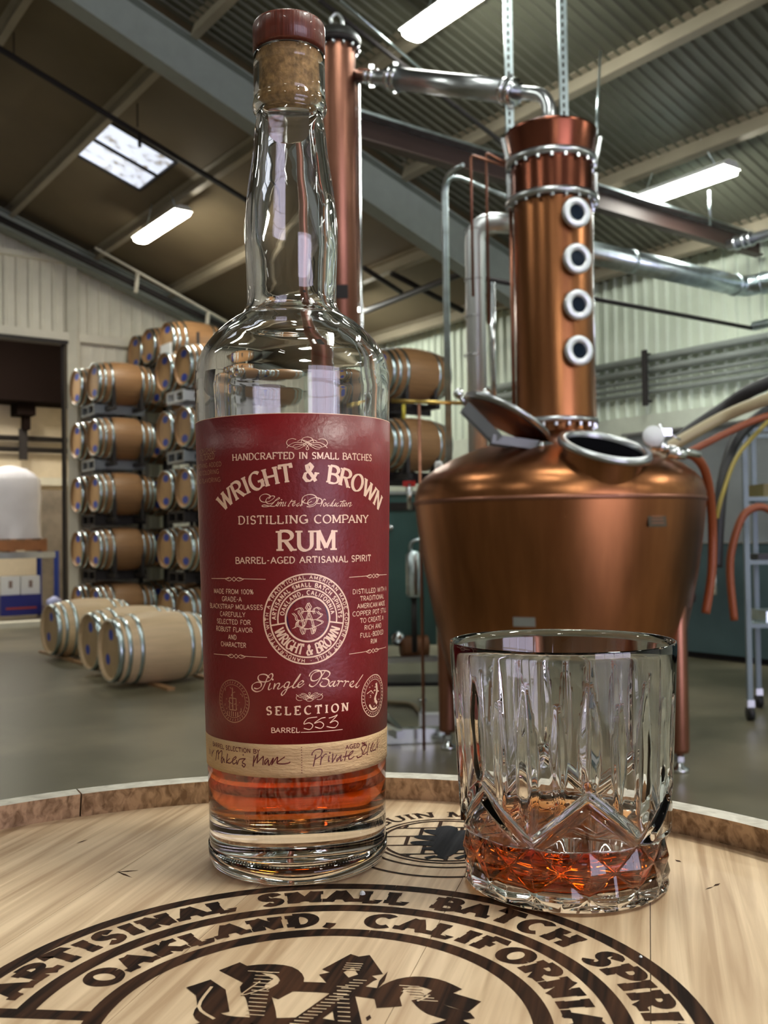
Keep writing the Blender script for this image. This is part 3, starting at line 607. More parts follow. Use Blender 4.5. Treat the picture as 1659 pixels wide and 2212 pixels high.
pipe('brass_rail', 'thin horizontal rail with a brass end right of the bottle', [at(846, 866, 6.6), at(1000, 871, 6.5)], .013, mat('brass', (.7, .5, .15), .3, 1.), 'rail')
g = MB(); q = at(872, 889, 6.6); g.tube([q + Z * .05, q - Z * .05], .013, 10); tag(lift(g.build('yellow_tag', mat('yellow_plastic', (.75, .65, .08), .4)), q), 'small yellow plug hanging from the brass rail', 'plug')

# ---------------------------------------------------------------- equipment between bottle and still
cabm = mat('teal_enamel', (.07, .15, .145), .35, .3, noise=.15, nscale=2)
def eq(x, y, Y): return at(x, y, Y)
c = eq(880, 1200, 7.4); t = thing('control_cabinet', 'dark teal steel cabinet right of the label', 'cabinet', Vector((c.x, c.y, FZ + .52))); o = Off(t)
zt, zb_ = eq(880, 1068, 7.4).z, FZ + .52
g = MB(); g.box((c.x - .02, c.y + .3, (zt + zb_) / 2), .46, .6, zt - zb_); o.put(g, 'housing', cabm)
g = MB(); g.box((c.x - .02, c.y + .3, zt + .012), .50, .64, .024); o.put(g, 'lid_plate', GALV)
g = MB(); g.box((c.x - .03, c.y - .008, zt - .09), .2, .012, .06); o.put(g, 'vent', DARKM)
g = MB(); g.lathe([(0, 0), (.025, 0), (.02, .03), (0, .03)], 14, eq(843, 1140, 7.4), Vector((0, -1, 0))); o.put(g, 'knob', STEEL)
c2 = eq(893, 1215, 7.1); t = thing('condensate_pump', 'grey upright cylinder with a hooked pipe beside the teal cabinet', 'pump', Vector((c2.x, c2.y, FZ + .5))); o = Off(t)
g = MB(); z0, z1 = eq(893, 1290, 7.1).z, eq(893, 1190, 7.1).z; g.lathe([(0, z0), (.05, z0), (.055, z0 + .03), (.055, z1 - .03), (.03, z1), (0, z1)], 20, (c2.x, c2.y, 0)); o.put(g, 'cylinder', GALV)
g = MB(); g.tube(elbow((c2.x - .02, c2.y, z1), (c2.x - .02, c2.y, eq(893, 1168, 7.1).z), eq(912, 1166, 7.1), .05), .013, 8); o.put(g, 'hooked_pipe', GALV)
g = MB(); g.tube([(c2.x, c2.y, z0), (c2.x, c2.y, FZ + .5)], .02, 8); o.put(g, 'stem', DARKM)
g = MB(); q = eq(884, 1045, 6.9); g.box(q, .09, .03, .04); rv = g.build('valve_lever', mat('red_handle', (.55, .02, .02), .35)); tag(lift(rv, q), 'red valve lever above the teal cabinet', 'valve lever')
g = MB(); g.tube([q, q - Z * .18], .018, 10); rs = g.build('stem', STEEL, rv); rs.data.transform(Matrix.Translation(-rv.location))
g = MB(); q = eq(948, 1012, 6.8); g.lathe([(0, -.04), (.03, -.04), (.03, .03), (.02, .05), (0, .05)], 16, q); tag(lift(g.build('pipe_fitting', WHITEP), q), 'pale fitting at the foot of the thin bent tubes on the dome shoulder', 'fitting')
# skid frame on the floor
t = thing('machine_skid', 'low steel frame on the floor between the bottle and the still leg', 'frame', Vector((eq(880, 1590, 6.3).x, 6.3, FZ))); o = Off(t)
def fl_(x, y, h=0.): q = ray(x, y); q = C0 + q * ((FZ + h - C0.z) / q.z); return q
g = MB(); g.bar(fl_(770, 1592, .05), fl_(960, 1585, .05), .09, .09); o.put(g, 'front_rail', STEEL)
g = MB(); g.bar(fl_(780, 1545, .09), fl_(865, 1588, .09), .05, .05); g.bar(fl_(780, 1500, .16), fl_(866, 1583, .09), .04, .05); o.put(g, 'diagonal_brace', STEEL)
g = MB(); z = .52
g.bar(eq(760, 1428, 7.2), eq(985, 1421, 7.2), .1, .035); o.put(g, 'top_rail', STEELD)
g = MB()
for x in (775, 975): q = eq(x, 1428, 7.2); g.bar(q, Vector((q.x, q.y, FZ)), .05, .05)
o.put(g, 'post', DARKM)
g = MB(); q = eq(870, 1445, 7.5); g.box((q.x, q.y, (q.z + FZ + .12) / 2 + .02), .7, .45, q.z - FZ - .3); tag(lift(g.build('shadow_block', BLACKM), (q.x, q.y, FZ)), 'black box standing in for the shadow under the steel rail', 'shadow block')  # black box put in for the dark shadow below the rail
c = eq(860, 1378, 7.35); t = thing('pump_motor', 'rusty pump motor with a shiny round end under the teal cabinet', 'motor', c); o = Off(t)
g = MB(); g.lathe([(0, 0), (.075, 0), (.085, .02), (.085, .2), (0, .2)], 20, c + Vector((.02, 0, -.07)), Vector((1, .2, 0))); o.put(g, 'motor_body', mat('rusty_orange', (.16, .06, .02), .6))
g = MB(); g.lathe([(0, 0), (.05, 0), (.06, .02), (.03, .05), (0, .055)], 20, c, Vector((-.2, -1, .1))); o.put(g, 'end_cap', STEEL)
g = MB(); q = fl_(932, 1560, .06); g.box(q, .17, .1, .12); t2 = g.build('white_block', WHITEP); tag(lift(t2, q - Z * .06), 'small white block on the floor by the still leg', 'block')
g = MB(); g.lathe([(0, 0), (.02, 0), (.02, .07), (.03, .08), (.03, .10), (0, .1)], 12, q + Vector((-.06, 0, .06))); rs = g.build('spout', STEEL, t2); rs.data.transform(Matrix.Translation(-t2.location))
pipe('floor_hose', 'tan hose lying on the floor between bottle and white block', smooth_pts([fl_(780, 1515, .02), fl_(850, 1518, .02), fl_(890, 1522, .02), fl_(905, 1535, .02), fl_(915, 1548, .02)], 5), .018, mat('tan_rubber', (.35, .28, .15), .5), 'hose')
g = MB(); q = fl_(968, 1500, 0); q = Vector((q.x + .02, q.y - .1, FZ)); bagm = mat('grey_fabric', (.22, .27, .40), .7); g.lathe([(0, .45), (.07, .45), (.09, .6), (.08, .85), (.03, .95), (0, .95)], 16, q); 
sb = g.build('hanging_bag', bagm); tag(lift(sb, q + Z * .95), 'grey blue bag hanging at the left of the still body', 'bag')

# ---------------------------------------------------------------- right side: vessel, cart, hoses
vesm = mat('blue_grey_steel', (.11, .18, .21), .36, .75, noise=.25, nscale=1.2)
vb0 = 8.72; vz = onplane(1560, 918, B, vb0).z; zs = onplane(1560, 1172, B, vb0).z
a0_, a1_ = 1.0, onplane(1440, 960, B, vb0).dot(A) + .6
t = thing('steel_vat', 'long blue grey steel vat along the right wall behind the hoses', 'vat', H((a0_ + a1_) / 2, vb0 + .4, FZ)); o = Off(t)
mid = (a0_ + a1_) / 2; L = a1_ - a0_
g = MB(); g.box(H(mid, vb0 + .42, (zs + FZ + .07) / 2), L, .84, zs - FZ - .07, A, B, Z); o.put(g, 'lower_jacket', vesm)
g = MB(); g.box(H(mid, vb0 + .44, (vz + zs) / 2), L - .02, .80, vz - zs, A, B, Z); o.put(g, 'upper_shell', mat('pale_blue_steel', (.36, .40, .43), .42, .7, noise=.2, nscale=1.5))
g = MB(); g.box(H(mid, vb0 + .41, zs), L + .02, .86, .02, A, B, Z); o.put(g, 'seam_band', STEELD)
g = MB(); g.box(H(mid, vb0 + .42, vz + .01), L + .03, .88, .03, A, B, Z); o.put(g, 'rim', STEELD)
g = MB(); g.box(H(mid, vb0 + .46, FZ + .035), L - .1, .7, .07, A, B, Z); o.put(g, 'plinth', DARKM)
for x, y in ((1480, 1396), (1601, 1414)): pass
t = thing('shelf_cart', 'wheeled grey steel shelf cart at the right edge', 'cart', Vector((at(1615, 1500, 7.0).x, 7.0, FZ))); o = Off(t)
CARTM = mat('cart_grey', (.20, .25, .28), .5, .3)
def cz(y): return at(1612, y, 7.0).z
px_ = at(1613, 1200, 7.0).x
for dx in (0, .85):
    for dy in (0, .5):
        g = MB(); g.bar((px_ + dx + .5 * dy, 7 + dy, FZ + .14), (px_ + dx + .5 * dy, 7 + dy, cz(925)), .035, .035); o.put(g, 'post', CARTM)
        g = MB(); g.lathe([(0, -.02), (.05, -.02), (.05, .02), (0, .02)], 20, (px_ + dx + .5 * dy, 7 + dy, FZ + .05), Vector((1, 0, 0))); ca = o.put(g, 'caster', BLACKM)
        g = MB(); g.box((px_ + dx + .5 * dy, 7 + dy, FZ + .12), .05, .05, .05); o.put(g, 'caster_fork', STEELD, parent=ca)
for y in (928, 1078, 1215, 1352):
    g = MB()
    for dy in (0, .5): g.bar((px_ + .5 * dy, 7 + dy, cz(y)), (px_ + .85 + .5 * dy, 7 + dy, cz(y)), .03, .03)
    for dx in (0, .85): g.bar((px_ + dx, 7, cz(y)), (px_ + dx + .25, 7.5, cz(y)), .03, .03)
    sf = o.put(g, 'shelf_frame', CARTM)
    if y > 930: g = MB(); g.add([(px_ + .02, 7.01, cz(y)), (px_ + .83, 7.01, cz(y)), (px_ + 1.08, 7.49, cz(y)), (px_ + .27, 7.49, cz(y)), (px_ + .02, 7.01, cz(y) + .01), (px_ + .83, 7.01, cz(y) + .01), (px_ + 1.08, 7.49, cz(y) + .01), (px_ + .27, 7.49, cz(y) + .01)], [(3, 2, 1, 0), (4, 5, 6, 7), (0, 1, 5, 4), (1, 2, 6, 5), (2, 3, 7, 6), (3, 0, 4, 7)]); o.put(g, 'shelf_plate', GALV, parent=sf)
g = MB(); g.box((px_ + .35, 7.2, cz(1078) + .06), .4, .3, .1); tag(lift(g.build('dark_tray', mat('olive_tray', (.15, .12, .03), .5)), (px_ + .35, 7.2, cz(1078) + .01)), 'olive tray on the second shelf of the cart', 'tray')
g = MB(); g.box((px_ + .4, 7.2, cz(1215) + .03), .6, .3, .05); tag(lift(g.build('black_tray', BLACKM), (px_ + .4, 7.2, cz(1215) + .005)), 'flat black tray on the third shelf of the cart', 'tray')
g = MB(); g.box((px_ + .45, 7.2, cz(1352) + .05), .6, .3, .09); tag(lift(g.build('pale_tray', GALV), (px_ + .45, 7.2, cz(1352) + .005)), 'pale metal tray on the lowest shelf of the cart', 'tray')
ORG = mat('orange_rubber', (.27, .065, .02), .45); TANR = mat('tan_hose', (.42, .36, .22), .4); YEL = mat('ochre_hose', (.32, .25, .04), .4)
def hose(label, pts, r, m): return pipe('hose', label, smooth_pts([at(*q) for q in pts], 7), r, m, 'hose')
hose('black hose sweeping up to the right edge above the tan hose', [(1440, 968, 6.6), (1500, 925, 6.6), (1560, 885, 6.6), (1620, 845, 6.5), (1700, 815, 6.4), (1800, 800, 6.2)], .045, BLACKM)
hose('thick tan hose sweeping up to the right edge', [(1430, 975, 6.2), (1500, 935, 6.2), (1560, 902, 6.2), (1620, 876, 6.1), (1700, 850, 6.0), (1800, 840, 6.0)], .038, TANR)
hose('orange hose rising from the still valve to the right edge', [(1470, 985, 6.0), (1520, 960, 6.0), (1570, 935, 6.0), (1630, 908, 6.0), (1700, 890, 6.0), (1800, 880, 6.)], .022, ORG)
hose('orange hose curving down from the still valve to a loose end', [(1474, 980, 5.55), (1500, 986, 5.6), (1522, 1015, 5.7), (1534, 1070, 5.8), (1539, 1150, 5.9), (1537, 1240, 5.9), (1524, 1325, 5.9)], .026, ORG)
hose('black hose hanging in a bow in front of the vat', [(1700, 860, 6.9), (1640, 900, 6.9), (1590, 950, 6.8), (1563, 1030, 6.7), (1552, 1130, 6.6), (1547, 1225, 6.6)], .040, BLACKM)
hose('thin ochre hose beside the hanging black hose', [(1700, 870, 6.8), (1640, 930, 6.7), (1590, 990, 6.6), (1560, 1070, 6.5), (1548, 1120, 6.5)], .014, YEL)
hose('orange hose arching over the shelf cart to a loose end', [(1720, 1150, 6.6), (1675, 1110, 6.6), (1640, 1095, 6.6), (1605, 1115, 6.6), (1582, 1180, 6.6), (1577, 1240, 6.6), (1586, 1340, 6.6)], .026, ORG)
g = MB(); q = at(1541, 1262, 6.5); g.tube([q + Z * .09, q - Z * .07], .022, 12); tag(lift(g.build('hose_coupling', STEEL), q), 'steel coupling at the lower end of the hanging black hose', 'coupling')
g = MB(); q = at(1489, 1290, 6.3); g.lathe([(0, -.02), (.04, -.02), (.04, .02), (0, .02)], 16, q, Vector((0, -1, 0))); g.tube([q, q + Vector((-.15, .1, .05))], .015, 8); tag(lift(g.build('side_valve', DARKM), q), 'dark round side valve at the right of the still body', 'valve')
# ================================================================ STROKE LETTERING
def arc(cx, cy, rx, ry, a0, a1, n=10): return [(cx + rx * math.cos(math.radians(a0 + (a1 - a0) * i / n)), cy + ry * math.sin(math.radians(a0 + (a1 - a0) * i / n))) for i in range(n + 1)]
# glyph: advance, strokes, serif points (x, y); cap height 1
def _bowl(x, y0, y1, r): return [(x, y1)] + arc(x + r * .8, (y0 + y1) / 2, r, (y1 - y0) / 2, 90, -90, 10) + [(x, y0)]
G = {
 'A': (.86, [[(.04, 0), (.43, 1)], [(.41, 1), (.82, 0)], [(.2, .35), (.66, .35)]], [(.04, 0), (.82, 0)]),
 'B': (.72, [[(.12, 0), (.12, 1)], _bowl(.12, .53, 1, .30), _bowl(.12, 0, .53, .36)], [(.1, 0), (.1, 1)]),
 'C': (.80, [arc(.46, .5, .40, .5, 48, 312, 16)], []),
 'D': (.84, [[(.12, 0), (.12, 1)], [(.12, 1), (.34, 1)] + arc(.34, .5, .42, .5, 90, -90, 12) + [(.12, 0)]], [(.1, 0), (.1, 1)]),
 'E': (.68, [[(.12, 0), (.12, 1)], [(.1, 1), (.6, 1), (.6, .82)], [(.12, .52), (.48, .52)], [(.1, 0), (.62, 0), (.62, .2)]], [(.1, 0), (.1, 1)]),
 'F': (.64, [[(.12, 0), (.12, 1)], [(.1, 1), (.6, 1), (.6, .82)], [(.12, .5), (.46, .5)]], [(.12, 0), (.1, 1)]),
 'G': (.86, [arc(.46, .5, .40, .5, 48, 350, 18), [(.80, .06), (.80, .42), (.54, .42)]], []),
 'H': (.88, [[(.12, 0), (.12, 1)], [(.76, 0), (.76, 1)], [(.12, .5), (.76, .5)]], [(.12, 0), (.12, 1), (.76, 0), (.76, 1)]),
 'I': (.34, [[(.17, 0), (.17, 1)]], [(.17, 0), (.17, 1)]),
 'K': (.82, [[(.12, 0), (.12, 1)], [(.12, .38), (.68, 1)], [(.30, .55), (.74, 0)]], [(.12, 0), (.12, 1), (.74, 0), (.66, 1)]),
 'L': (.66, [[(.12, 0), (.12, 1)], [(.1, 0), (.60, 0), (.60, .22)]], [(.1, 0), (.12, 1)]),
 'M': (1.0, [[(.12, 0), (.12, 1)], [(.12, 1), (.5, .12)], [(.5, .12), (.88, 1)], [(.88, 1), (.88, 0)]], [(.12, 0), (.88, 0), (.08, 1), (.92, 1)]),
 'N': (.88, [[(.13, 0), (.13, 1)], [(.13, 1), (.75, 0)], [(.75, 0), (.75, 1)]], [(.13, 0), (.09, 1), (.75, 1)]),
 'O': (.90, [arc(.45, .5, .40, .5, 0, 360, 24)], []),
 'P': (.68, [[(.12, 0), (.12, 1)], _bowl(.12, .45, 1, .34)], [(.12, 0), (.1, 1)]),
 'R': (.80, [[(.12, 0), (.12, 1)], _bowl(.12, .5, 1, .32), [(.38, .5), (.72, 0)]], [(.12, 0), (.1, 1), (.74, 0)]),
 'S': (.66, [[(.56, .80)] + arc(.33, .74, .23, .26, 30, 270, 10)[1:] + arc(.33, .25, .25, .25, 90, -150, 10)[1:]], []),
 'T': (.76, [[(.38, 0), (.38, 1)], [(.06, .80), (.06, 1), (.70, 1), (.70, .80)]], [(.38, 0)]),
 'U': (.86, [[(.14, 1), (.14, .34)] + arc(.44, .32, .30, .32, 180, 360, 10) + [(.74, 1)]], [(.14, 1), (.74, 1)]),
 'V': (.84, [[(.04, 1), (.42, 0)], [(.42, 0), (.80, 1)]], [(.04, 1), (.80, 1)]),
 'W': (1.22, [[(.04, 1), (.36, 0)], [(.36, 0), (.62, .95)], [(.60, .95), (.88, 0)], [(.88, 0), (1.18, 1)]], [(.04, 1), (.60, 1), (1.18, 1)]),
 'X': (.84, [[(.06, 1), (.78, 0)], [(.06, 0), (.78, 1)]], []),
 'Y': (.80, [[(.04, 1), (.40, .48)], [(.76, 1), (.40, .48)], [(.40, .48), (.40, 0)]], [(.40, 0), (.04, 1), (.76, 1)]),
 '&': (.90, [[(.84, .5), (.70, .22), (.45, 0), (.22, .02), (.08, .2), (.14, .42), (.46, .62), (.54, .82), (.40, .99), (.24, .88), (.28, .66), (.80, .0)]], [(.84, .5)]),
 '1': (.5, [[(.12, .8), (.27, 1), (.27, 0)]], []),
 '0': (.72, [arc(.36, .5, .30, .5, 0, 360, 20)], []),
 '%': (.9, [arc(.22, .74, .16, .24, 0, 360, 12), arc(.66, .26, .16, .24, 0, 360, 12), [(.16, 0), (.72, 1)]], []),
 '-': (.5, [[(.1, .45), (.4, .45)]], []), ',': (.34, [[(.20, .18), (.16, .0), (.04, -.24)]], []), '.': (.3, [[(.12, .04), (.16, .04)]], []),
 '*': (.4, [[(.12, .48), (.28, .48)]], []), ' ': (.42, [], []),
}
def ribbon(pts, wfun, maxlen=None):
    """2D polyline -> (verts, quads); wfun(direction angle, t) gives the full width"""
    P_ = [pts[0]]
    for a, b in zip(pts, pts[1:]):
        L = math.hypot(b[0] - a[0], b[1] - a[1])
        if L < 1e-9: continue
        k = max(1, int(math.ceil(L / maxlen))) if maxlen else 1
        for j in range(1, k + 1): P_.append((a[0] + (b[0] - a[0]) * j / k, a[1] + (b[1] - a[1]) * j / k))
    n = len(P_); vs = []
    if n < 2: return [], []
    for i in range(n):
        a = P_[max(i - 1, 0)]; b = P_[min(i + 1, n - 1)]; c = P_[i]
        dx, dy = b[0] - a[0], b[1] - a[1]; L = math.hypot(dx, dy) or 1e-9; dx /= L; dy /= L
        m = 1.
        if 0 < i < n - 1:
            e = (c[0] - a[0], c[1] - a[1]); le = math.hypot(*e) or 1e-9; cs = (e[0] * dx + e[1] * dy) / le; m = 1 / max(.5, cs)
        w_ = wfun(math.atan2(dy, dx), i / (n - 1)) / 2 * m
        vs += [(c[0] - dy * w_, c[1] + dx * w_), (c[0] + dy * w_, c[1] - dx * w_)]
    return vs, [(2 * i, 2 * i + 1, 2 * i + 3, 2 * i + 2) for i in range(n - 1)]
class Ink:
    """collects flat marks and maps them onto a surface with f(x, y, lift)"""
    def __init__(s, f, step=None, lift=4e-6): s.f = f; s.mb = MB(); s.k = 0; s.step = step; s.lift = lift
    def quad(s, vs, fs):
        s.k += 1; h = s.lift * (1 + s.k % 12); s.mb.add([s.f(x, y, h) for x, y in vs], fs)
    def line(s, pts, w, w2=None, nib=math.radians(25), spline=0, xf=None):
        if spline and len(pts) > 4 or spline and pts[0] != pts[-1]: pts = [tuple(q[:2]) for q in smooth_pts([(x, y, 0) for x, y in pts], spline)]
        if xf: pts = [xf(*q) for q in pts]
        w2 = w if w2 is None else w2
        runs = [[pts[0]]]
        for k in range(1, len(pts)):
            runs[-1].append(pts[k])
            if k < len(pts) - 1:
                ax, ay = pts[k][0] - pts[k - 1][0], pts[k][1] - pts[k - 1][1]; bx, by = pts[k + 1][0] - pts[k][0], pts[k + 1][1] - pts[k][1]
                if ax * bx + ay * by < .55 * math.hypot(ax, ay) * math.hypot(bx, by): runs.append([pts[k]])
        for run in runs:
            vs, fs = ribbon(run, lambda a, t: w2 + (w - w2) * abs(math.sin(a - nib)), s.step)
            if vs: s.quad(vs, fs)
    def text(s, txt, cap, xf, thick=.17, thin=.07, serif=.0, width=None, track=.12, sx=1., tap=None):
        """xf(x, y): line coordinates (origin at line centre) -> drawing coordinates"""
        adv = [G[c][0] * sx + track for c in txt]; L = sum(adv) * cap; q = (width / L) if width else 1.
        x = -sum(adv) / 2
        for c, a in zip(txt, adv):
            _, st, se = G[c]
            def fn(p, x0=x): return ((x0 + track / 2 + p[0] * sx) * cap * q, p[1] * cap)
            for pl in st:
                pts = [fn(p) for p in pl]
                if len(pts) == 2: pts = [pts[0], ((pts[0][0] + pts[1][0]) / 2, (pts[0][1] + pts[1][1]) / 2), pts[1]]
                vs, fs = ribbon(pts, lambda a_, t: cap * (thin + (thick - thin) * abs(math.sin(a_ - .42)) if thick != thin else thick), s.step)
                if vs: s.quad([xf(*v) for v in vs], fs)
            if serif:
                for (px, py) in se:
                    y = py + (thin / 2 if py < .3 else -thin / 2)
                    a_, b_ = fn((px - serif / sx / 2, y)), fn((px + serif / sx / 2, y)); vs, fs = ribbon([a_, b_], lambda a_, t: cap * thin * 1.15, s.step)
                    s.quad([xf(*v) for v in vs], fs)
            x += a
def on_arc(cx, cy, R, mid=0., inward=False):
    """x runs along the circle (clockwise from the top), y outwards; inward: read from inside along the bottom"""
    def f(x, y):
        if not inward: a = math.radians(mid) + x / R; r = R + y; return (cx + r * math.sin(a), cy + r * math.cos(a))
        a = math.radians(180 + mid) - x / R; r = R - y; return (cx + r * math.sin(a), cy + r * math.cos(a))
    return f
def circle(ink, cx, cy, r, w, n=72, a0=0, a1=360):
    pts = [(cx + r * math.sin(math.radians(a0 + (a1 - a0) * i / n)), cy + r * math.cos(math.radians(a0 + (a1 - a0) * i / n))) for i in range(n + 1)]; ink.line(pts, w)
# intertwined monogram, inner ring radius = 1 (traced shape: pointed A over scrolls and a two-lobed B)
MONO = [
 ([(.02, .74), (-.08, .53), (.02, .40)], 0), ([(.02, .74), (.14, .53), (.02, .40)], 0), ([(.11, .50), (-.16, -.26), (-.30, -.42)], 1), ([(.0, .42), (.20, -.12), (.26, -.40), (.30, -.62)], 1),
 ([(-.30, .33), (0, .36), (.33, .33)], 1), ([(-.58, .42), (-.46, .50), (-.32, .50), (-.24, .38), (-.30, .22)], 1), ([(-.40, .42), (-.42, .30), (-.34, .18), (-.24, -.06), (-.34, -.12)], 1),
 ([(.58, .42), (.46, .50), (.34, .50), (.26, .38), (.30, .22)], 1), ([(.44, .34), (.52, .24), (.66, .16), (.46, .0), (.22, -.06)], 1), ([(.40, -.04), (.70, -.17), (.46, -.32), (.24, -.40)], 1),
 ([(-.70, .28), (-.56, .14), (-.54, .0), (-.44, -.06), (-.22, -.04), (0, -.0), (.24, -.06)], 1), ([(-.70, -.42), (-.56, -.34), (-.52, -.16), (-.40, -.06)], 1),
 ([(-.46, -.10), (-.48, -.28), (-.34, -.36), (-.24, -.42)], 1), ([(-.24, -.10), (-.22, -.34), (-.34, -.42), (-.22, -.70), (-.14, -.46)], 1),
 ([(.10, -.42), (.16, -.46), (.22, -.70), (.34, -.44), (.20, -.30)], 1), ([(-.24, -.43), (0, -.46), (.20, -.43)], 1)]

# ================================================================ DISPLAY BARREL IN THE FOREGROUND
HC = Vector((-.0332, .2341, 0)); RI, ROUT = .2125, .2195
ga = math.radians(15); GD = Vector((math.sin(ga), math.cos(ga), 0)); GX = Vector((math.cos(ga), -math.sin(ga), 0))
db = thing('display_barrel', 'upright pale oak barrel whose branded head carries bottle and tumbler', 'barrel', (HC.x, HC.y, FZ + .305)); do = Off(db)
def woodmat(name, c1, c2, rot=0., rough=.5, sc=(220, 9, 60), bump=.25, thr=(.35, .7), mottle=0.):
    m = bpy.data.materials.new(name); m.use_nodes = True; nt = m.node_tree; b = nt.nodes['Principled BSDF']; b.inputs['Roughness'].default_value = rough
    tc = nt.nodes.new('ShaderNodeTexCoord'); r_ = nt.nodes.new('ShaderNodeMapping'); r_.inputs['Rotation'].default_value = (0, 0, rot); nt.links.new(tc.outputs['Object'], r_.inputs[0])
    mp = nt.nodes.new('ShaderNodeMapping'); mp.inputs['Scale'].default_value = sc; nt.links.new(r_.outputs[0], mp.inputs[0])
    n = nt.nodes.new('ShaderNodeTexNoise'); n.inputs['Scale'].default_value = 1; n.inputs['Detail'].default_value = 8; n.inputs['Distortion'].default_value = .6; nt.links.new(mp.outputs[0], n.inputs[0])
    n2 = nt.nodes.new('ShaderNodeTexNoise'); n2.inputs['Scale'].default_value = 14; nt.links.new(r_.outputs[0], n2.inputs[0])
    mx = nt.nodes.new('ShaderNodeMath'); mx.operation = 'MULTIPLY_ADD'; mx.inputs[1].default_value = .35; nt.links.new(n2.outputs[0], mx.inputs[0]); nt.links.new(n.outputs[0], mx.inputs[2])
    r = nt.nodes.new('ShaderNodeValToRGB'); r.color_ramp.elements[0].position = thr[0] + .17; r.color_ramp.elements[1].position = thr[1] + .17
    r.color_ramp.elements[0].color = (*c1, 1); r.color_ramp.elements[1].color = (*c2, 1); nt.links.new(mx.outputs[0], r.inputs[0]); nt.links.new(r.outputs[0], b.inputs['Base Color'])
    bp = nt.nodes.new('ShaderNodeBump'); bp.inputs['Strength'].default_value = bump; bp.inputs['Distance'].default_value = .0006; nt.links.new(n.outputs[0], bp.inputs['Height']); nt.links.new(bp.outputs[0], b.inputs['Normal'])
    return m
HEADM = woodmat('planed_oak', (.40, .26, .15), (.70, .52, .34), ga, .50)
STAVEM = woodmat('sawn_stave', (.22, .13, .07), (.56, .38, .24), 0, .75, (300, 300, 160), .5, (.36, .62))
TOPM = woodmat('stave_end', (.40, .36, .30), (.62, .58, .50), 0, .6, (150, 150, 80), .3)
BURN = woodmat('branded_brown', (.010, .004, .002), (.065, .026, .012), ga, .8, (320, 14, 60), .6, (.42, .72))
BURN.node_tree.nodes['Principled BSDF'].inputs['Specular IOR Level'].default_value = .15
GREYB = woodmat('branded_grey', (.010, .010, .013), (.035, .035, .040), ga, .8, (320, 14, 60), .4)
GREYB.node_tree.nodes['Principled BSDF'].inputs['Specular IOR Level'].default_value = .1
# head boards: seam known from the photograph, boards of uneven width, each a slab
seam = Vector((.0788, .3010, 0)); s0 = (seam - HC).dot(GX)
edges = [-RI, s0 - .255, s0 - .182, s0 - .128, s0 - .062, s0, s0 + .06, RI]; edges = sorted(e for e in edges if -RI <= e <= RI)
for i in range(len(edges) - 1):
    x0, x1 = edges[i] + .00012, edges[i + 1] - .00012; n = 16; top = []
    for k in range(n + 1): x = x0 + (x1 - x0) * k / n; top.append((x, math.sqrt(max(1e-7, (RI + .001) ** 2 - x * x))))
    loop = [(x, -y) for x, y in top] + [(x, y) for x, y in reversed(top)]; g = MB(); N = len(loop)
    zt = -.00004 * (i % 2)
    g.add([HC + GX * x + GD * y + Z * zt for x, y in loop] + [HC + GX * x + GD * y - Z * .018 for x, y in loop], [tuple(range(N)), tuple(range(N, 2 * N))[::-1]] + [(k, k + N, (k + 1) % N + N, (k + 1) % N) for k in range(N)])
    do.put(g, 'head_board', HEADM)
# staves with bevelled ends
NS = 22; zb0 = FZ + .305
for i in range(NS):
    a0, a1 = 2 * math.pi * (i + .18) / NS + .0016, 2 * math.pi * (i + 1.18) / NS - .0016
    rin = [(RI + .001, -.02), (RI, -.002), (.2085, .0103)]; rout = [(ROUT, .0100), (ROUT + .001, .0)]
    hs = [.0, -.06, -.15, -.28, -.4, -.48]
    def bul(z): u_ = 1 - (z - zb0) / (0 - zb0) * 2; return ROUT + .001 + .055 * (1 - u_ * u_)
    prof = rin + rout + [(bul(zb0 * k / 10), zb0 * k / 10) for k in range(1, 11)] + [(.20, zb0), (.20, -.02)]
    # prof heights after the rim run to the barrel foot
    g = MB(); m_ = 5; P_ = len(prof); vs = []
    for k in range(m_ + 1):
        a = a0 + (a1 - a0) * k / m_; vs += [HC + Vector((math.cos(a) * r, math.sin(a) * r, z)) for r, z in prof]
    fs = [(k * P_ + j, (k + 1) * P_ + j, (k + 1) * P_ + (j + 1) % P_, k * P_ + (j + 1) % P_) for k in range(m_) for j in range(P_)] + [tuple(range(P_))[::-1], tuple(m_ * P_ + j for j in range(P_))]
    g.add(vs, fs); st_ = do.put(g, 'stave', STAVEM)
    st_.data.materials.append(TOPM)
    for pi, p in enumerate(st_.data.polygons):
        if pi < m_ * P_ and pi % P_ == 2: p.material_index = 1
for z0, z1 in ((.0092, -.03), (-.10, -.135), (-.27, -.305), (-.62, -.655), (-.80, -.835), (-.885, -.923)):
    r0, r1 = bul(min(z0, 0)) + .0002, bul(z1) + .0002; g = MB(); g.lathe([(r0, z0), (r0 + .0016, z0), (r1 + .0016, z1), (r1, z1)], 96, HC); do.put(g, 'hoop', HOOP)
pallet('wooden_pallet', 'upper wooden pallet under the display barrel, below the picture', Vector((HC.x, HC.y, FZ + .1525)), .6, .6, Vector((1, 0, 0)), Vector((0, 1, 0)), palm, h=.1525)
pallet('wooden_pallet', 'lower wooden pallet under the display barrel, standing on the floor', Vector((HC.x, HC.y, FZ)), .6, .6, Vector((1, 0, 0)), Vector((0, 1, 0)), palm, h=.1525)

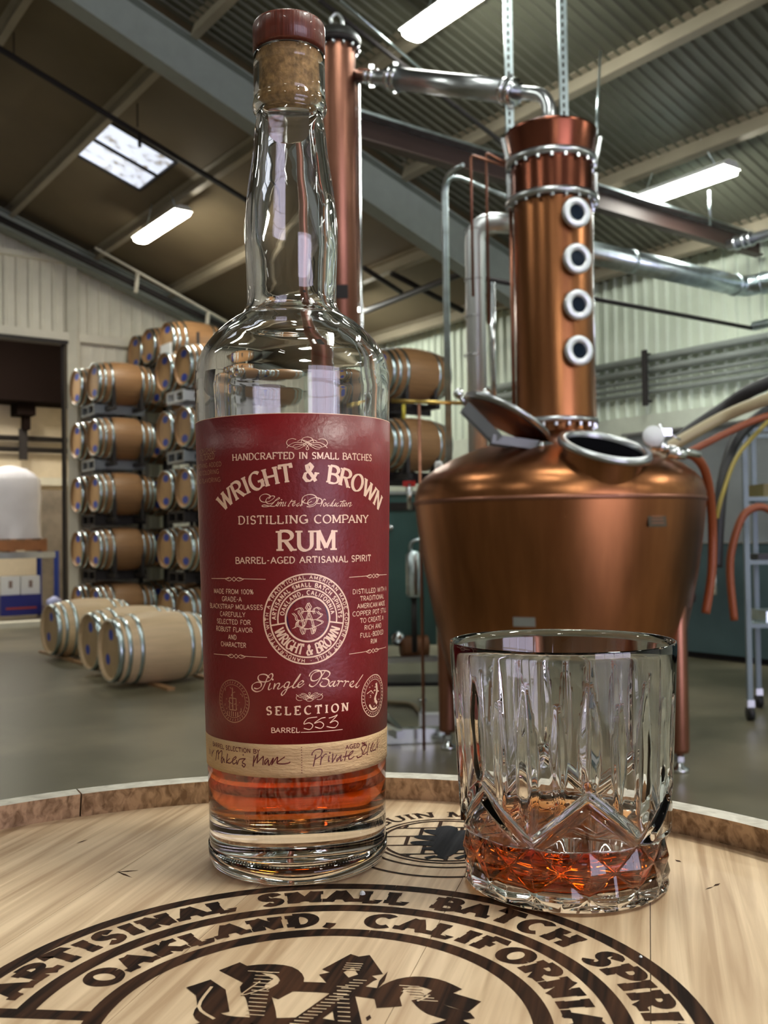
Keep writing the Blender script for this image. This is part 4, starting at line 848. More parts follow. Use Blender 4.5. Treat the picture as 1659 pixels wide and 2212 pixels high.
# branded seal, turned 12 degrees
SCX, SCY, ROT = -.0182, .2412, math.radians(12.5)
def seal_head(x, y, h): c, s = math.cos(ROT), math.sin(ROT); return Vector((SCX + x * c + y * s, SCY - x * s + y * c, .00006 + h))
ink = Ink(seal_head)
for r, w_, a0, a1 in ((.0932, .0046, 0, 360), (.0740, .0050, -97, 97), (.0548, .0050, 0, 360)): circle(ink, 0, 0, r, w_, 120, a0, a1)
for s in (-1, 1):
    a = math.radians(90 + 7); a = math.radians(-97 if s < 0 else 97); ink.line([(math.sin(a) * .054, math.cos(a) * .054), (math.sin(a) * .0735, math.cos(a) * .0735)], .0046); ink.line([(math.sin(a) * .0735, math.cos(a) * .0735), (math.sin(a) * .0925, math.cos(a) * .0925)], .0046)
seal = do.put(ink.mb, 'branded_ring', BURN)
def headtext(txt, R, cap, width, name, mid=0., inward=False, th=.38, tn=.25, serif=.44, track=.30):
    f = on_arc(0, 0, R, mid, inward)
    adv = [G[c][0] + track for c in txt]; q = width / (sum(adv) * cap); x = -sum(adv) / 2
    for c, a in zip(txt, adv):
        if c != ' ':
            k = Ink(seal_head); xm = (x + a / 2) * cap * q
            k.text(c, cap, lambda px, py, xm=xm: f(px + xm, py), th, tn, serif, width=(G[c][0] + .12) * cap * min(q, 1.15)); do.put(k.mb, 'branded_letter', BURN, parent=seal)
        x += a
headtext('ARTISINAL SMALL BATCH SPIRITS', .0795, .0092, math.radians(184) * .0795, 'a')
headtext('OAKLAND, CALIFORNIA', .0603, .0088, math.radians(166) * .0603, 'b')
headtext('WRIGHT & BROWN', .0885, .028, math.radians(148) * .0885, 'c', 0, True, .2, .1, .3, .1)
ink = Ink(seal_head); k_ = .0523
for pts, sp in MONO: ink.line([(x * k_, y * k_) for x, y in pts], .0064, .0050, spline=4 * sp)
for pts in ([(-.70, .28), (-.60, .20), (-.50, -.0)], [(-.62, .50), (-.40, .36)], [(.70, .30), (.46, .40)], [(-.66, -.4), (-.52, -.2)]): ink.line([(x * k_, y * k_) for x, y in pts], .0075, .004)
mono = do.put(ink.mb, 'branded_monogram', BURN)
ink = Ink(lambda x, y, h: seal_head(x, y, h + .00008)); ink.k = 3
ex = .00042
def hatch(p, q, n, w_):
    for i in range(n):
        t_ = (i + .5) / n; x, y = p[0] + (q[0] - p[0]) * t_, p[1] + (q[1] - p[1]) * t_; ink.line([((x - w_) * k_, y * k_), ((x + w_) * k_, (y + .005) * k_)], ex)
hatch((.10, .48), (-.16, -.24), 22, .035); hatch((.02, .40), (.24, -.36), 18, .03); hatch((-.42, .48), (-.30, .0), 12, .045); hatch((.34, .46), (.48, .30), 6, .05); hatch((-.5, .46), (-.34, .47), 3, .03); hatch((.02, .66), (.02, .56), 4, .045)
ink.line([(-.40 * k_, .36 * k_), (-.44 * k_, .2 * k_), (-.34 * k_, .30 * k_)], ex, spline=4); ink.line([(.42 * k_, .40 * k_), (.46 * k_, .36 * k_), (.42 * k_, .30 * k_)], ex * 1.5, spline=4)
ink.line([(-.62 * k_, .26 * k_), (-.60 * k_, .05 * k_), (-.48 * k_, -.05 * k_)], ex * 2, spline=4)
do.put(ink.mb, 'hatch_line', HEADM, parent=mono, kind='stuff')
# small cooper's mark behind
def flat(x, y, h): return Vector((.0223 + x, .3832 + y, .00006 + h))
ink = Ink(flat)
for r, w_, a0, a1 in ((.0272, .0011, 0, 360), (.0248, .0013, 0, 360), (.0318, .0012, 95, 265), (.0415, .0014, 100, 260)): circle(ink, 0, 0, r, w_, 72, a0, a1)
for y in (-.0165, -.006, .005, .0155):
    hw = math.sqrt(.0248 ** 2 - y * y); ink.line([(-hw, y), (hw, y)], .0011)
for j, (y0, y1) in enumerate(((-.0248, -.0165), (-.0165, -.006), (-.006, .005), (.005, .0155), (.0155, .0248))):
    for x in ((-.010, .006) if j % 2 else (-.016, -.002, .014)):
        ink.line([(x, max(y0, -math.sqrt(.0248 ** 2 - x * x))), (x + .0015, min(y1, math.sqrt(.0248 ** 2 - x * x)))], .0015)
mk = do.put(ink.mb, 'cooper_mark', BURN)
ink = Ink(flat); ink.text('SEGUIN MOREAU', .0072, on_arc(0, 0, .0306, 6), .2, .08, .28, width=.092); do.put(ink.mb, 'mark_lettering', BURN, parent=mk)
# oak leaf
leaf = MB(); ctr = [(-.003, -.021), (-.002, -.008), (0, .004), (.001, .012)]
def blob(cx, cy, a, L, w_):
    vs = [(cx + math.cos(a) * L * math.cos(t) - math.sin(a) * w_ * math.sin(t), cy + math.sin(a) * L * math.cos(t) + math.cos(a) * w_ * math.sin(t)) for t in [k * math.pi / 8 for k in range(16)]]
    return vs
ink = Ink(lambda x, y, h: flat(x, y, h + .00008))
for q in ((0, -.004, 1.45, .0165, .0058), (-.0065, -.0045, 2.95, .0078, .0031), (-.0050, .0020, 2.8, .0078, .0031), (-.0025, .0085, 2.5, .0070, .0030), (.0065, -.005, .1, .0078, .0031), (.0065, .0015, .2, .0078, .0031), (.006, .008, .45, .0070, .0030), (-.004, -.0105, 3.2, .006, .0022), (.004, -.0105, -.1, .006, .0022), (.001, .0125, 1.5, .0055, .0045)):
    ink.quad(blob(*q), [tuple(range(16))])
ink.line([(-.009, -.0215), (-.005, -.0195), (-.001, -.0225)], .0022); ink.line([(.002, -.0225), (.006, -.019), (.010, -.020)], .0022)
do.put(ink.mb, 'oak_leaf', GREYB, parent=mk)
# scratches and crumbs on the head
for (x, y, x2, y2, w_) in ((250, 1884, 300, 1880, .0006), (252, 1882, 286, 1896, .0005), (1458, 1857, 1472, 1862, .0007), (1523, 1917, 1540, 1915, .0003), (1541, 1914, 1556, 1908, .0006), (812, 2140, 838, 2098, .0008), (165, 1822, 190, 1813, .0004), (793, 2205, 799, 2192, .0008)):
    p, q = gp(x, y) if False else None, None
def gp(x, y, z=0): d = ray(x, y); return C0 + d * ((z - C0.z) / d.z)
g = MB()
for (x, y, x2, y2, w_) in ((250, 1884, 300, 1880, .0006), (252, 1882, 286, 1896, .0005), (1458, 1857, 1472, 1862, .0007), (1523, 1921, 1542, 1915, .0003), (1541, 1914, 1556, 1908, .0006), (812, 2140, 838, 2098, .0007), (165, 1822, 190, 1813, .0004), (793, 2205, 799, 2192, .0007)):
    p, q = gp(x, y, .00007), gp(x2, y2, .00007); d = (q - p).normalized(); s_ = Z.cross(d) * w_; m_ = (p + q) / 2; g.add([p, m_ - s_, q, m_ + s_], [(0, 1, 2, 3)])
do.put(g, 'scratch', BURN, kind='stuff')
for (x, y, r) in ((783, 1933, .0010), (1384, 2069, .0005)):
    p = gp(x, y); g = MB(); vs = []; g.lathe([(0, .0001), (r, .0002), (r * .8, r * .9), (r * .3, r * 1.3), (0, r * 1.35)], 7, p, smooth=False); tag(lift(g.build('crumb', WHITEP), p), 'tiny white crumb on the %s of the branded text' % ('letter A' if x < 900 else 'outer ring right'), 'crumb')

# ================================================================ RUM BOTTLE
BC = Vector((-.0331, .3649, 0)); KB = 2130 / .3649
def zb(y): return at(645 if y > 1100 else 636, y, .3649).z
prof = [(208, 905), (209.5, 830), (206.5, 798), (193.5, 763), (170.5, 731), (137.5, 701), (114, 686), (104, 676), (98, 662), (96.5, 648), (97, 625), (98.7, 571), (101, 511), (99.5, 469), (94, 420), (90.5, 395), (85, 360), (80.5, 325), (77.5, 290), (74, 268), (72.5, 256), (73, 250), (79, 243), (81, 236), (79.5, 224), (78, 214), (77.5, 130), (75, 125)]
out = [(0, .0028), (.019, .0020), (.025, .0004), (.0275, 0), (.0300, .0004), (.0316, .0016), (.0324, .0040), (.0326, .008)] + [(187.5 / KB, zb(1800)), (190.5 / KB, zb(1640)), (193 / KB, zb(1573)), (204.5 / KB, zb(1100))] + [(r / KB, zb(y)) for r, y in prof]
inn = [(66 / KB, zb(126)), (66 / KB, zb(215)), (60 / KB, zb(240)), (61 / KB, zb(270)), (66 / KB, zb(325)), (73 / KB, zb(380)), (82 / KB, zb(440)), (86 / KB, zb(511)), (83 / KB, zb(571)), (81 / KB, zb(640)), (84 / KB, zb(668)), (96 / KB, zb(690)), (124 / KB, zb(710)), (155 / KB, zb(736)), (178 / KB, zb(766)), (190 / KB, zb(798)), (193.5 / KB, zb(835)), (192 / KB, zb(905)), (.0333, .13), (.0312, .05), (.0298, .026), (.0286, .0205), (.025, .0172), (.018, .0162), (0, .0158)]
bottle = thing('rum_bottle', 'tall clear glass bottle of amber rum with a dark red label', 'bottle', (BC.x, BC.y, 0)); bo = Off(bottle)
def spl(pr, k=4): return [(max(0., q.x), q.y) for q in smooth_pts([(r, z, 0) for r, z in pr], k)]
g = MB(); g.lathe(out[:8] + spl(out[7:] + inn[:1], 3)[1:-1] + inn[:1] + spl(inn, 3)[1:], 160, BC)
gl_ = bo.put(g, 'glass_body', GLASS, clean=True)
RL = .078
def rin_at(z):
    ip = spl(inn, 3)
    for (r0, z0), (r1, z1) in zip(ip, ip[1:]):
        if min(z0, z1) <= z <= max(z0, z1) and z0 != z1 and z < .14: return r0 + (r1 - r0) * (z - z0) / (z1 - z0)
    return .031
lp = [(r + .00008, z - (.00008 if r < .026 else 0)) for r, z in reversed(spl(inn, 3)) if z < RL]
lp[0] = (0, lp[0][1]); g = MB(); g.lathe(lp + [(rin_at(RL) + .00008, RL), (rin_at(RL) - .0012, RL - .0008), (0, RL - .0009)], 160, BC); bo.put(g, 'rum', RUM, clean=True)
CAPM = mat('mahogany_cap', (.12, .022, .010), .36, coat=.25, noise=.35, nscale=1, stretch=(900, 900, 50), bump=.15, bscale=1)
CORK = mat('cork', (.50, .31, .13), .8, noise=.45, nscale=420, bump=.4, bscale=500)
zc0, zc1 = zb(117), zb(56); rc = 79 / KB
g = MB(); g.lathe([(0, zc0), (rc - .0006, zc0), (rc, zc0 + .0006), (rc, zc1 - .0014), (rc - .0004, zc1 - .0004), (rc - .0012, zc1), (0, zc1)], 96, BC); cap_ = bo.put(g, 'stopper_cap', CAPM)
g = MB(); g.lathe([(0, zb(232)), (62.5 / KB, zb(232)), (64.5 / KB, zb(222)), (65.5 / KB, zb(150)), (65.5 / KB, zc0 + .0001), (0, zc0 + .0001)], 72, BC); bo.put(g, 'cork', CORK)
# clear seal tab over the neck
def neck_r(z):
    for (r0, y0), (r1, y1) in zip(prof, prof[1:]):
        z0, z1 = zb(y0), zb(y1)
        if z0 <= z <= z1: return (r0 + (r1 - r0) * (z - z0) / (z1 - z0)) / KB
    return 80 / KB
g = MB(); nx, nz = 16, 16; vs = []
for j in range(nz + 1):
    z = zb(344) + (zb(262) - zb(344)) * j / nz; f = j / nz; hw = .0079 * math.sqrt(max(.002, 1 - (1 - min(1, f * 2.2)) ** 2))
    for i in range(nx + 1):
        s_ = -hw + 2 * hw * i / nx; r = neck_r(z) + .00012; a = .05 + s_ / r; vs.append(BC + Vector((math.sin(a) * r, -math.cos(a) * r, z)))
g.add(vs, [(j * (nx + 1) + i, j * (nx + 1) + i + 1, (j + 1) * (nx + 1) + i + 1, (j + 1) * (nx + 1) + i) for j in range(nz) for i in range(nx)], True)
bo.put(g, 'seal_tab', TAB, 'clear oval seal tab')
# ---- label
def rl(z):
    if z > .155: return (208 - (z - .155) * 0) / KB
    t = (z - .030) / (.155 - .030); return (190 + 18 * t) / KB
TH0 = math.radians(12)
def lab(s_, z, h, base=.00016): r = rl(z) + base + h; a = TH0 + s_ / .0345; return BC + Vector((math.sin(a) * r, -math.cos(a) * r, z))
LABM = mat('oxblood_paper', (.165, .0038, .006), .40, noise=.08, nscale=40, bump=.9, bscale=650)
LABM.node_tree.nodes['Bump'].inputs['Distance'].default_value = .00018
KRAFT = mat('kraft_paper', (.55, .36, .18), .6, noise=.12, nscale=60, stretch=(1, 1, 4), bump=.4, bscale=400)
CREAMI = mat('cream_foil_ink', (.90, .62, .44), .38, metal=.15)
FOILD = mat('dim_foil_ink', (.42, .22, .13), .42, metal=.2)
MAROON = mat('maroon_ink', (.10, .004, .008), .4)
def sheet(z0, z1, base, m, name, half=2.25, thick=.00009, label=None):
    g = MB(); n, k = 120, 6; vs = []
    for b in (base, base - thick):
        for j in range(k + 1):
            for i in range(n + 1): a = -half + 2 * half * i / n; vs.append(lab(a * .0345, z0 + (z1 - z0) * j / k, 0, b))
    q = (n + 1) * (k + 1); fs = [(j * (n + 1) + i, j * (n + 1) + i + 1, (j + 1) * (n + 1) + i + 1, (j + 1) * (n + 1) + i) for j in range(k) for i in range(n)]
    fs += [tuple(q + e for e in f)[::-1] for f in fs]
    for i in range(n): fs += [(i + 1, i, q + i, q + i + 1), (k * (n + 1) + i, k * (n + 1) + i + 1, q + k * (n + 1) + i + 1, q + k * (n + 1) + i)]
    for j in range(k): fs += [(j * (n + 1), (j + 1) * (n + 1), q + (j + 1) * (n + 1), q + j * (n + 1)), ((j + 1) * (n + 1) + n, j * (n + 1) + n, q + j * (n + 1) + n, q + (j + 1) * (n + 1) + n)]
    g.add(vs, fs, False); o_ = bo.put(g, name, m, label)
    for pi in range(2 * n * k): o_.data.polygons[pi].use_smooth = True
    return o_
zt_, zm_, zl_ = .1590, .0482, .0370
lab_o = sheet(zm_ - .0002, zt_, .00016, LABM, 'main_label', label='dark red main label')
edge = sheet(zt_, zt_ + .00022, .00014, CREAMI, 'label_edge'); edge.parent = lab_o
kr_o = sheet(zl_, zm_, .00018, KRAFT, 'kraft_strip', label='kraft paper strip with handwriting')
def INK(): return Ink(lambda x, y, h: lab(x, y, h, .00019), step=.0009, lift=3e-6)
def putink(i, name, m=CREAMI, parent=None, label=None): return bo.put(i.mb, name, m, label, parent=parent or lab_o)
def at0(cx, y0): return lambda x, y: (x + cx, y0 + y)
DEG = .0345 * math.pi / 180
# pixel -> label coordinates (for traced handwriting)
def px2l(x, y):
    d = ray(x, y); z = .1
    for _ in range(5):
        r = rl(z) + .00019; a = d.x ** 2 + d.y ** 2; b = -2 * (d.x * BC.x + d.y * BC.y); c = BC.x ** 2 + BC.y ** 2 - r * r
        D = max(0, b * b - 4 * a * c); t = (-b - math.sqrt(D)) / (2 * a); q = C0 + d * t; z = q.z
    return ((math.atan2(q.x - BC.x, -(q.y - BC.y)) - TH0) * .0345, q.z)
def traced(strokes, ox, oy, sc, w1, w2, name, m=CREAMI, parent=None, spline=5, nib=math.radians(35)):
    i = INK(); conv = lambda x, y: px2l(ox + x / sc, oy + y / sc)
    for s_ in strokes:
        if len(s_) == 1:
            x, y = conv(*s_[0]); r = w1 * .7; i.quad([(x + r * math.cos(t), y + r * math.sin(t)) for t in [k * math.pi / 4 for k in range(8)]], [tuple(range(8))]); continue
        pts = [conv(*q) for q in s_]; i.line(pts, w1, w2, nib, spline if len(pts) > 2 else 0)
    return putink(i, name, m, parent)
def words(txt, y, cap, w_, name='lettering', cx=0, thick=.17, thin=.08, serif=.26, m=CREAMI, parent=None, **k):
    i = INK(); i.text(txt, cap, at0(cx, y), thick, thin, serif, width=w_, **k); return putink(i, name, m, parent)
words('HANDCRAFTED IN SMALL BATCHES', .1438, .0022, 85.8 * DEG, thick=.19, thin=.09)
i = INK(); R_ = .052; i.text('WRIGHT & BROWN', .0058, lambda x, y: (lambda q: (q[0], q[1]))(on_arc(0, .1364 - R_, R_)(x, y)), .21, .075, .30, width=.0655, track=.10); putink(i, 'brand_lettering')
words('DISTILLING COMPANY', .1222, .0027, 80 * DEG, thick=.19, thin=.09)
words('RUM', .1131, .0066, 34 * DEG, thick=.21, thin=.08, serif=.34, track=.08)
words('BARREL-AGED ARTISANAL SPIRIT', .1089, .0021, 85.3 * DEG, thick=.18, thin=.13, serif=.16)
words('SELECTION', .0582, .0027, 51.5 * DEG, thick=.24, thin=.09, serif=.34, track=.42)
words('BARREL', .0522, .0016, 17 * DEG, cx=-13.7 * DEG, thick=.18, thin=.14, serif=.14)
i = INK(); i.line([(-4.8 * DEG, .0522), (20.7 * DEG, .0520)], .00022); putink(i, 'number_rule')
for cx, lines, y0, y1 in ((-46.3 * DEG, ['MADE FROM 100%', 'GRADE-A', 'BLACKSTRAP MOLASSES', 'CAREFULLY', 'SELECTED FOR', 'ROBUST FLAVOR', 'AND', 'CHARACTER'], .0986, .0805), (46.3 * DEG, ['DISTILLED WITH A', 'TRADITIONAL', 'AMERICAN MADE', 'COPPER POT STILL', 'TO CREATE A', 'RICH AND', 'FULL-BODIED', 'RUM'], .0978, .0800)):
    for k, t_ in enumerate(lines): words(t_, y0 + (y1 - y0) * k / 7, .00155, len(t_) * (.00133 if cx < 0 else .00142), cx=cx, thick=.14, thin=.14, serif=0)
    for yy in (.1036, .0774):
        i = INK(); w_ = .0122; cc = cx + (.0015 if cx < 0 else -.0005); i.line([(cc - w_, yy), (cc - .0022, yy + .0002)], .0002); i.line([(cc + w_, yy), (cc + .0022, yy + .0002)], .0002)
        for sx_ in (-1, 1): i.line([(cc + sx_ * .0040, yy), (cc + sx_ * .0022, yy + .0006), (cc + sx_ * .0010, yy), (cc + sx_ * .0022, yy - .0006), (cc + sx_ * .0040, yy)], .0002, spline=3)
        i.line([(cc - .0008, yy), (cc, yy + .0007), (cc + .0008, yy), (cc, yy - .0007), (cc - .0008, yy)], .0002, spline=3); putink(i, 'ornamental_rule')
for k, t_ in enumerate(['NON-CHILL', 'FILTERED', 'NOTHING ADDED', 'NO COLORING', 'NO FLAVORING']):
    words(t_, (.1475, .1450, .1423, .1398, .1370)[k], .0021 if k == 1 else .0015, len(t_) * .0014, cx=-66 * DEG, thick=.14, thin=.14, serif=0, m=FOILD)
# seal
i = INK(); SYC = .0901
for r, w_, a0, a1 in ((.01505, .00052, 0, 360), (.01285, .00052, 0, 360), (.0102, .0005, -99, 99), (.00755, .0006, 0, 360)): circle(i, 0, SYC, r, w_, 90, a0, a1)
for s_ in (-1, 1): a = math.radians(99 * s_); i.line([(math.sin(a) * .0078, SYC + math.cos(a) * .0078), (math.sin(a) * .0127, SYC + math.cos(a) * .0127)], .0005)
sl = putink(i, 'round_seal')
i = INK(); i.text('HANDCRAFTED WITH A TRADITIONAL AMERICAN MADE COPPER POT STILL *', .00115, on_arc(0, SYC, .01345, 1), .2, .2, 0, width=math.radians(354) * .01345, track=.3); putink(i, 'seal_lettering', parent=sl)
i = INK(); i.text('ARTISANAL SMALL BATCH SPIRITS', .00135, on_arc(0, SYC, .01085, 0), .24, .2, 0, width=math.radians(182) * .01085, track=.3); putink(i, 'seal_lettering', parent=sl)
i = INK(); i.text('OAKLAND, CALIFORNIA', .00135, on_arc(0, SYC, .0082, 0), .22, .2, 0, width=math.radians(164) * .0082, track=.3); putink(i, 'seal_lettering', parent=sl)
i = INK(); i.text('WRIGHT & BROWN', .0034, on_arc(0, SYC, .0121, 0, True), .21, .08, .3, width=math.radians(146) * .0121, track=.06); putink(i, 'seal_lettering', parent=sl)
i = Ink(lambda x, y, h: lab(x, y, h, .000175), step=.0009, lift=1e-6); i.quad([(.0073 * math.cos(t), SYC + .0073 * math.sin(t)) for t in [k * math.pi / 16 for k in range(32)]], [tuple(range(32))]); putink(i, 'seal_field', mat('plum_foil', (.05, .005, .035), .3), parent=sl)
i = INK()
for pts, sp in MONO:
    for off in (-.035, .035): i.line([((x + off) * .0073, SYC + (y + off * .3) * .0073) for x, y in pts], .00024, .00014, spline=4 * sp)
putink(i, 'seal_monogram', parent=sl)
# city and state seals as plain round emblems
for cx, cy, R_, kind in ((-47.3 * DEG, .0620, .0072, 0), (47 * DEG, .0616, .0073, 1)):
    i = INK(); circle(i, cx, cy, R_, .0003, 48); circle(i, cx, cy, R_ * .78, .00018, 48)
    for k in range(34): a = 2 * math.pi * k / 34; i.line([(cx + math.sin(a) * R_ * .84, cy + math.cos(a) * R_ * .84), (cx + math.sin(a + .05) * R_ * .94, cy + math.cos(a + .05) * R_ * .94)], .00028)
    rnd = random.Random(3 + kind)
    if kind == 0:
        i.line([(cx - .0016, cy - .003), (cx - .0016, cy + .001), (cx + .0016, cy + .001), (cx + .0016, cy - .003), (cx - .0016, cy - .003)], .0003); i.line([(cx, cy - .003), (cx, cy + .0046)], .0004)
        for k in range(26): a = rnd.uniform(0, 6.28); r = rnd.uniform(.0015, .0052); x, y = cx + r * math.cos(a), cy + .0005 + r * math.sin(a); i.line([(x, y), (x + rnd.uniform(-.0009, .0009), y + rnd.uniform(-.0006, .0009))], .00026)
        for x in (-.0028, -.0018, -.0008, .0002, .0012, .0022): i.line([(cx + x, cy - .0052), (cx + x, cy - .0036)], .00035)
    else:
        i.line([(cx + .0014, cy + .0042), (cx + .0020, cy + .0012), (cx + .0006, cy - .0012), (cx + .0022, cy - .003)], .0012, .0007, spline=4); i.line([(cx - .0045, cy + .0012), (cx - .002, cy + .0020), (cx - .0005, cy + .0008)], .0003)
        i.line([(cx - .003, cy - .0028), (cx - .0012, cy - .0046), (cx + .002, cy - .0044)], .0009, .0005, spline=3)
        for k in range(20): a = rnd.uniform(0, 6.28); r = rnd.uniform(.0015, .005); x, y = cx + r * math.cos(a), cy + r * math.sin(a); i.line([(x, y), (x + rnd.uniform(-.0012, .0006), y + rnd.uniform(-.0004, .0004))], .00028)
    putink(i, 'emblem', CREAMI if kind else FOILD)
# traced script
traced([[(120, 295), (165, 305), (215, 275), (215, 225), (160, 215), (100, 250), (95, 310), (150, 345), (220, 325), (260, 260), (300, 160), (330, 115), (365, 97), (378, 130), (340, 190), (270, 210), (200, 200), (175, 160), (190, 120), (240, 105), (290, 115), (330, 155)],
 [(345, 225), (318, 300), (332, 318), (365, 295)], [(377, 178)], [(408, 228), (388, 312)], [(392, 295), (430, 240), (465, 230), (470, 250), (445, 300), (470, 305), (520, 262)],
 [(612, 215), (570, 215), (535, 260), (545, 290), (585, 270), (612, 218)], [(612, 215), (560, 340), (515, 395), (497, 375), (530, 330), (600, 290), (655, 260)], [(655, 260), (720, 180), (764, 98)], [(758, 100), (690, 200), (652, 280), (680, 290), (712, 265)],
 [(712, 265), (765, 240), (800, 210), (780, 195), (735, 230), (725, 275), (760, 280), (812, 235)],
 [(1100, 62), (1040, 150), (990, 230), (930, 275), (885, 260), (892, 238)], [(880, 135), (900, 90), (960, 50), (1030, 60), (1050, 110), (1020, 160), (960, 195), (910, 185), (910, 130), (960, 80), (1040, 58), (1120, 57), (1165, 90), (1140, 140), (1090, 165), (1060, 165)], [(1090, 165), (1140, 180), (1150, 220), (1110, 270), (1050, 270), (1030, 240), (1062, 205)],
 [(1215, 200), (1175, 220), (1155, 255), (1180, 270), (1215, 230), (1235, 197)], [(1240, 195), (1212, 260), (1232, 270), (1265, 240)], [(1265, 200), (1290, 195), (1285, 230), (1262, 272)], [(1275, 240), (1310, 200), (1350, 210)], [(1360, 200), (1385, 195), (1375, 230), (1352, 277)], [(1365, 240), (1400, 205), (1428, 208)],
 [(1430, 265), (1480, 230), (1490, 200), (1455, 215), (1440, 255), (1470, 280), (1512, 255)], [(1512, 255), (1570, 190), (1622, 108)], [(1617, 112), (1560, 200), (1520, 275), (1545, 285), (1572, 255)]], 530, 1440, 6.38, .00050, .00017, 'script_lettering')
traced([[(240, 140), (215, 165), (245, 135), (235, 110), (180, 88), (110, 105), (78, 155), (110, 205), (180, 215), (250, 190), (300, 150), (310, 125), (270, 118), (200, 150), (175, 195), (200, 235), (260, 235), (330, 190), (385, 160), (375, 145), (330, 180), (280, 240), (220, 280), (140, 285), (115, 270), (150, 258), (230, 275), (310, 278), (340, 250)],
 [(370, 205), (340, 270), (365, 270)], [(420, 178)], [(385, 215), (360, 280)], [(375, 250), (405, 215), (415, 225), (395, 280)], [(405, 250), (440, 215), (450, 225), (430, 275), (455, 270)], [(490, 210), (465, 270), (490, 265)], [(585, 175), (520, 275), (545, 270)], [(555, 205), (640, 195)], [(600, 250), (630, 225), (615, 215), (590, 245), (600, 275), (640, 250)], [(700, 225), (660, 250), (665, 280), (700, 250)], [(790, 165), (710, 270), (740, 262)],
 [(740, 265), (735, 190), (760, 130), (830, 98), (910, 100), (965, 140), (960, 200), (910, 250), (850, 260), (825, 230), (850, 180), (930, 145), (1000, 150), (1045, 180), (1030, 230), (970, 235)], [(1000, 150), (950, 250), (880, 285), (810, 283)], [(740, 190), (770, 225), (830, 230), (890, 200)],
 [(1060, 215), (1025, 280)], [(1040, 245), (1080, 170), (1105, 180)], [(1110, 220), (1075, 245), (1080, 280), (1110, 255), (1110, 220)], [(1165, 225), (1130, 250), (1135, 280), (1165, 255)], [(1255, 165), (1175, 270), (1200, 265)], [(1225, 220), (1200, 270), (1230, 270), (1270, 220)], [(1270, 220), (1245, 275), (1265, 270)], [(1310, 225), (1280, 245), (1280, 280), (1315, 265)], [(1395, 180), (1330, 275), (1350, 270)], [(1330, 205), (1420, 195)], [(1390, 220), (1365, 275), (1390, 270)],
 [(1430, 220), (1400, 245), (1405, 280), (1430, 255), (1430, 220)], [(1465, 220), (1435, 285)], [(1450, 250), (1490, 220), (1500, 230), (1475, 285), (1520, 255)]], 550, 1055, 7.21, .00031, .00015, 'script_lettering')
traced([[(990, 695), (860, 715), (805, 790), (880, 775), (930, 810), (890, 865), (805, 850)], [(1105, 700), (1040, 715), (950, 780), (1030, 760), (1080, 800), (1040, 850), (960, 830)], [(1150, 710), (1215, 690), (1268, 665), (1215, 725), (1165, 775), (1235, 745), (1278, 780), (1230, 840), (1120, 825)]], 530, 1440, 6.38, .00032, .00022, 'handwritten_number')
traced([[(100, 210), (105, 320)], [(115, 230), (125, 330)], [(150, 265), (148, 370)], [(150, 320), (185, 250)], [(235, 260), (218, 440)], [(225, 330), (262, 250), (262, 420)], [(262, 330), (310, 265), (330, 290), (318, 400), (320, 480)], [(350, 370), (315, 430), (330, 480), (360, 400), (372, 480)], [(430, 315), (405, 490)], [(470, 400), (415, 460), (470, 485), (510, 450)], [(510, 450), (575, 400), (570, 370), (520, 420), (530, 500), (590, 470)], [(590, 430), (600, 510), (640, 420), (750, 405)], [(708, 325), (709, 350)], [(750, 405), (690, 470), (745, 510), (720, 555), (685, 510)],
 [(905, 350), (885, 545)], [(895, 480), (975, 320)], [(975, 320), (955, 490)], [(955, 480), (1070, 360)], [(1070, 360), (1060, 520)], [(1150, 400), (1100, 440), (1100, 510), (1160, 420)], [(1160, 420), (1160, 510), (1180, 520)], [(1180, 520), (1250, 390), (1215, 520)], [(1215, 520), (1320, 375), (1310, 480)], [(1455, 370), (1315, 480), (1420, 500), (1530, 480), (1545, 460)]], 440, 1590, 8.295, .00046, .00034, 'handwriting', MAROON, kr_o)
traced([[(130, 385), (135, 340), (200, 275), (300, 260), (330, 310), (290, 400), (180, 470)], [(205, 370), (155, 605)], [(320, 400), (295, 575)], [(300, 480), (380, 370), (425, 360)], [(470, 390), (455, 500), (485, 490)], [(485, 335)], [(545, 345), (530, 530)], [(530, 530), (625, 365)], [(690, 400), (630, 460), (625, 505), (705, 400)], [(710, 370), (700, 490), (740, 465)], [(820, 295), (775, 495)], [(740, 420), (880, 380)], [(860, 400), (935, 330), (940, 295), (880, 350), (860, 450), (910, 450), (970, 400)],
 [(1025, 390), (1040, 430), (1120, 390), (1130, 300), (1110, 240), (1150, 190), (1220, 190), (1170, 290), (1150, 370), (1230, 310)], [(1270, 140), (1225, 350), (1240, 362)], [(1300, 260), (1350, 130), (1310, 190), (1295, 290), (1325, 300)], [(1385, 150), (1345, 220), (1340, 290), (1400, 250)], [(1445, 50), (1420, 150), (1435, 245)], [(1380, 290), (1440, 160), (1465, 110)], [(1120, 130), (1180, 170)]], 660, 1590, 9.217, .00046, .00030, 'handwriting', MAROON, kr_o)
words('BARREL SELECTION BY', .0450, .0014, 41 * DEG, cx=-49.5 * DEG, thick=.2, thin=.2, serif=0, m=MAROON, parent=kr_o)
words('AGED IN', .0450, .0014, 17 * DEG, cx=31 * DEG, thick=.2, thin=.2, serif=0, m=MAROON, parent=kr_o)
i = INK()
for k in range(11): yy = .0385 + k * .00085; i.line([(-4.4 * DEG, yy), (-4.4 * DEG, yy + .0003)], .0003)
putink(i, 'dotted_line', MAROON, kr_o)
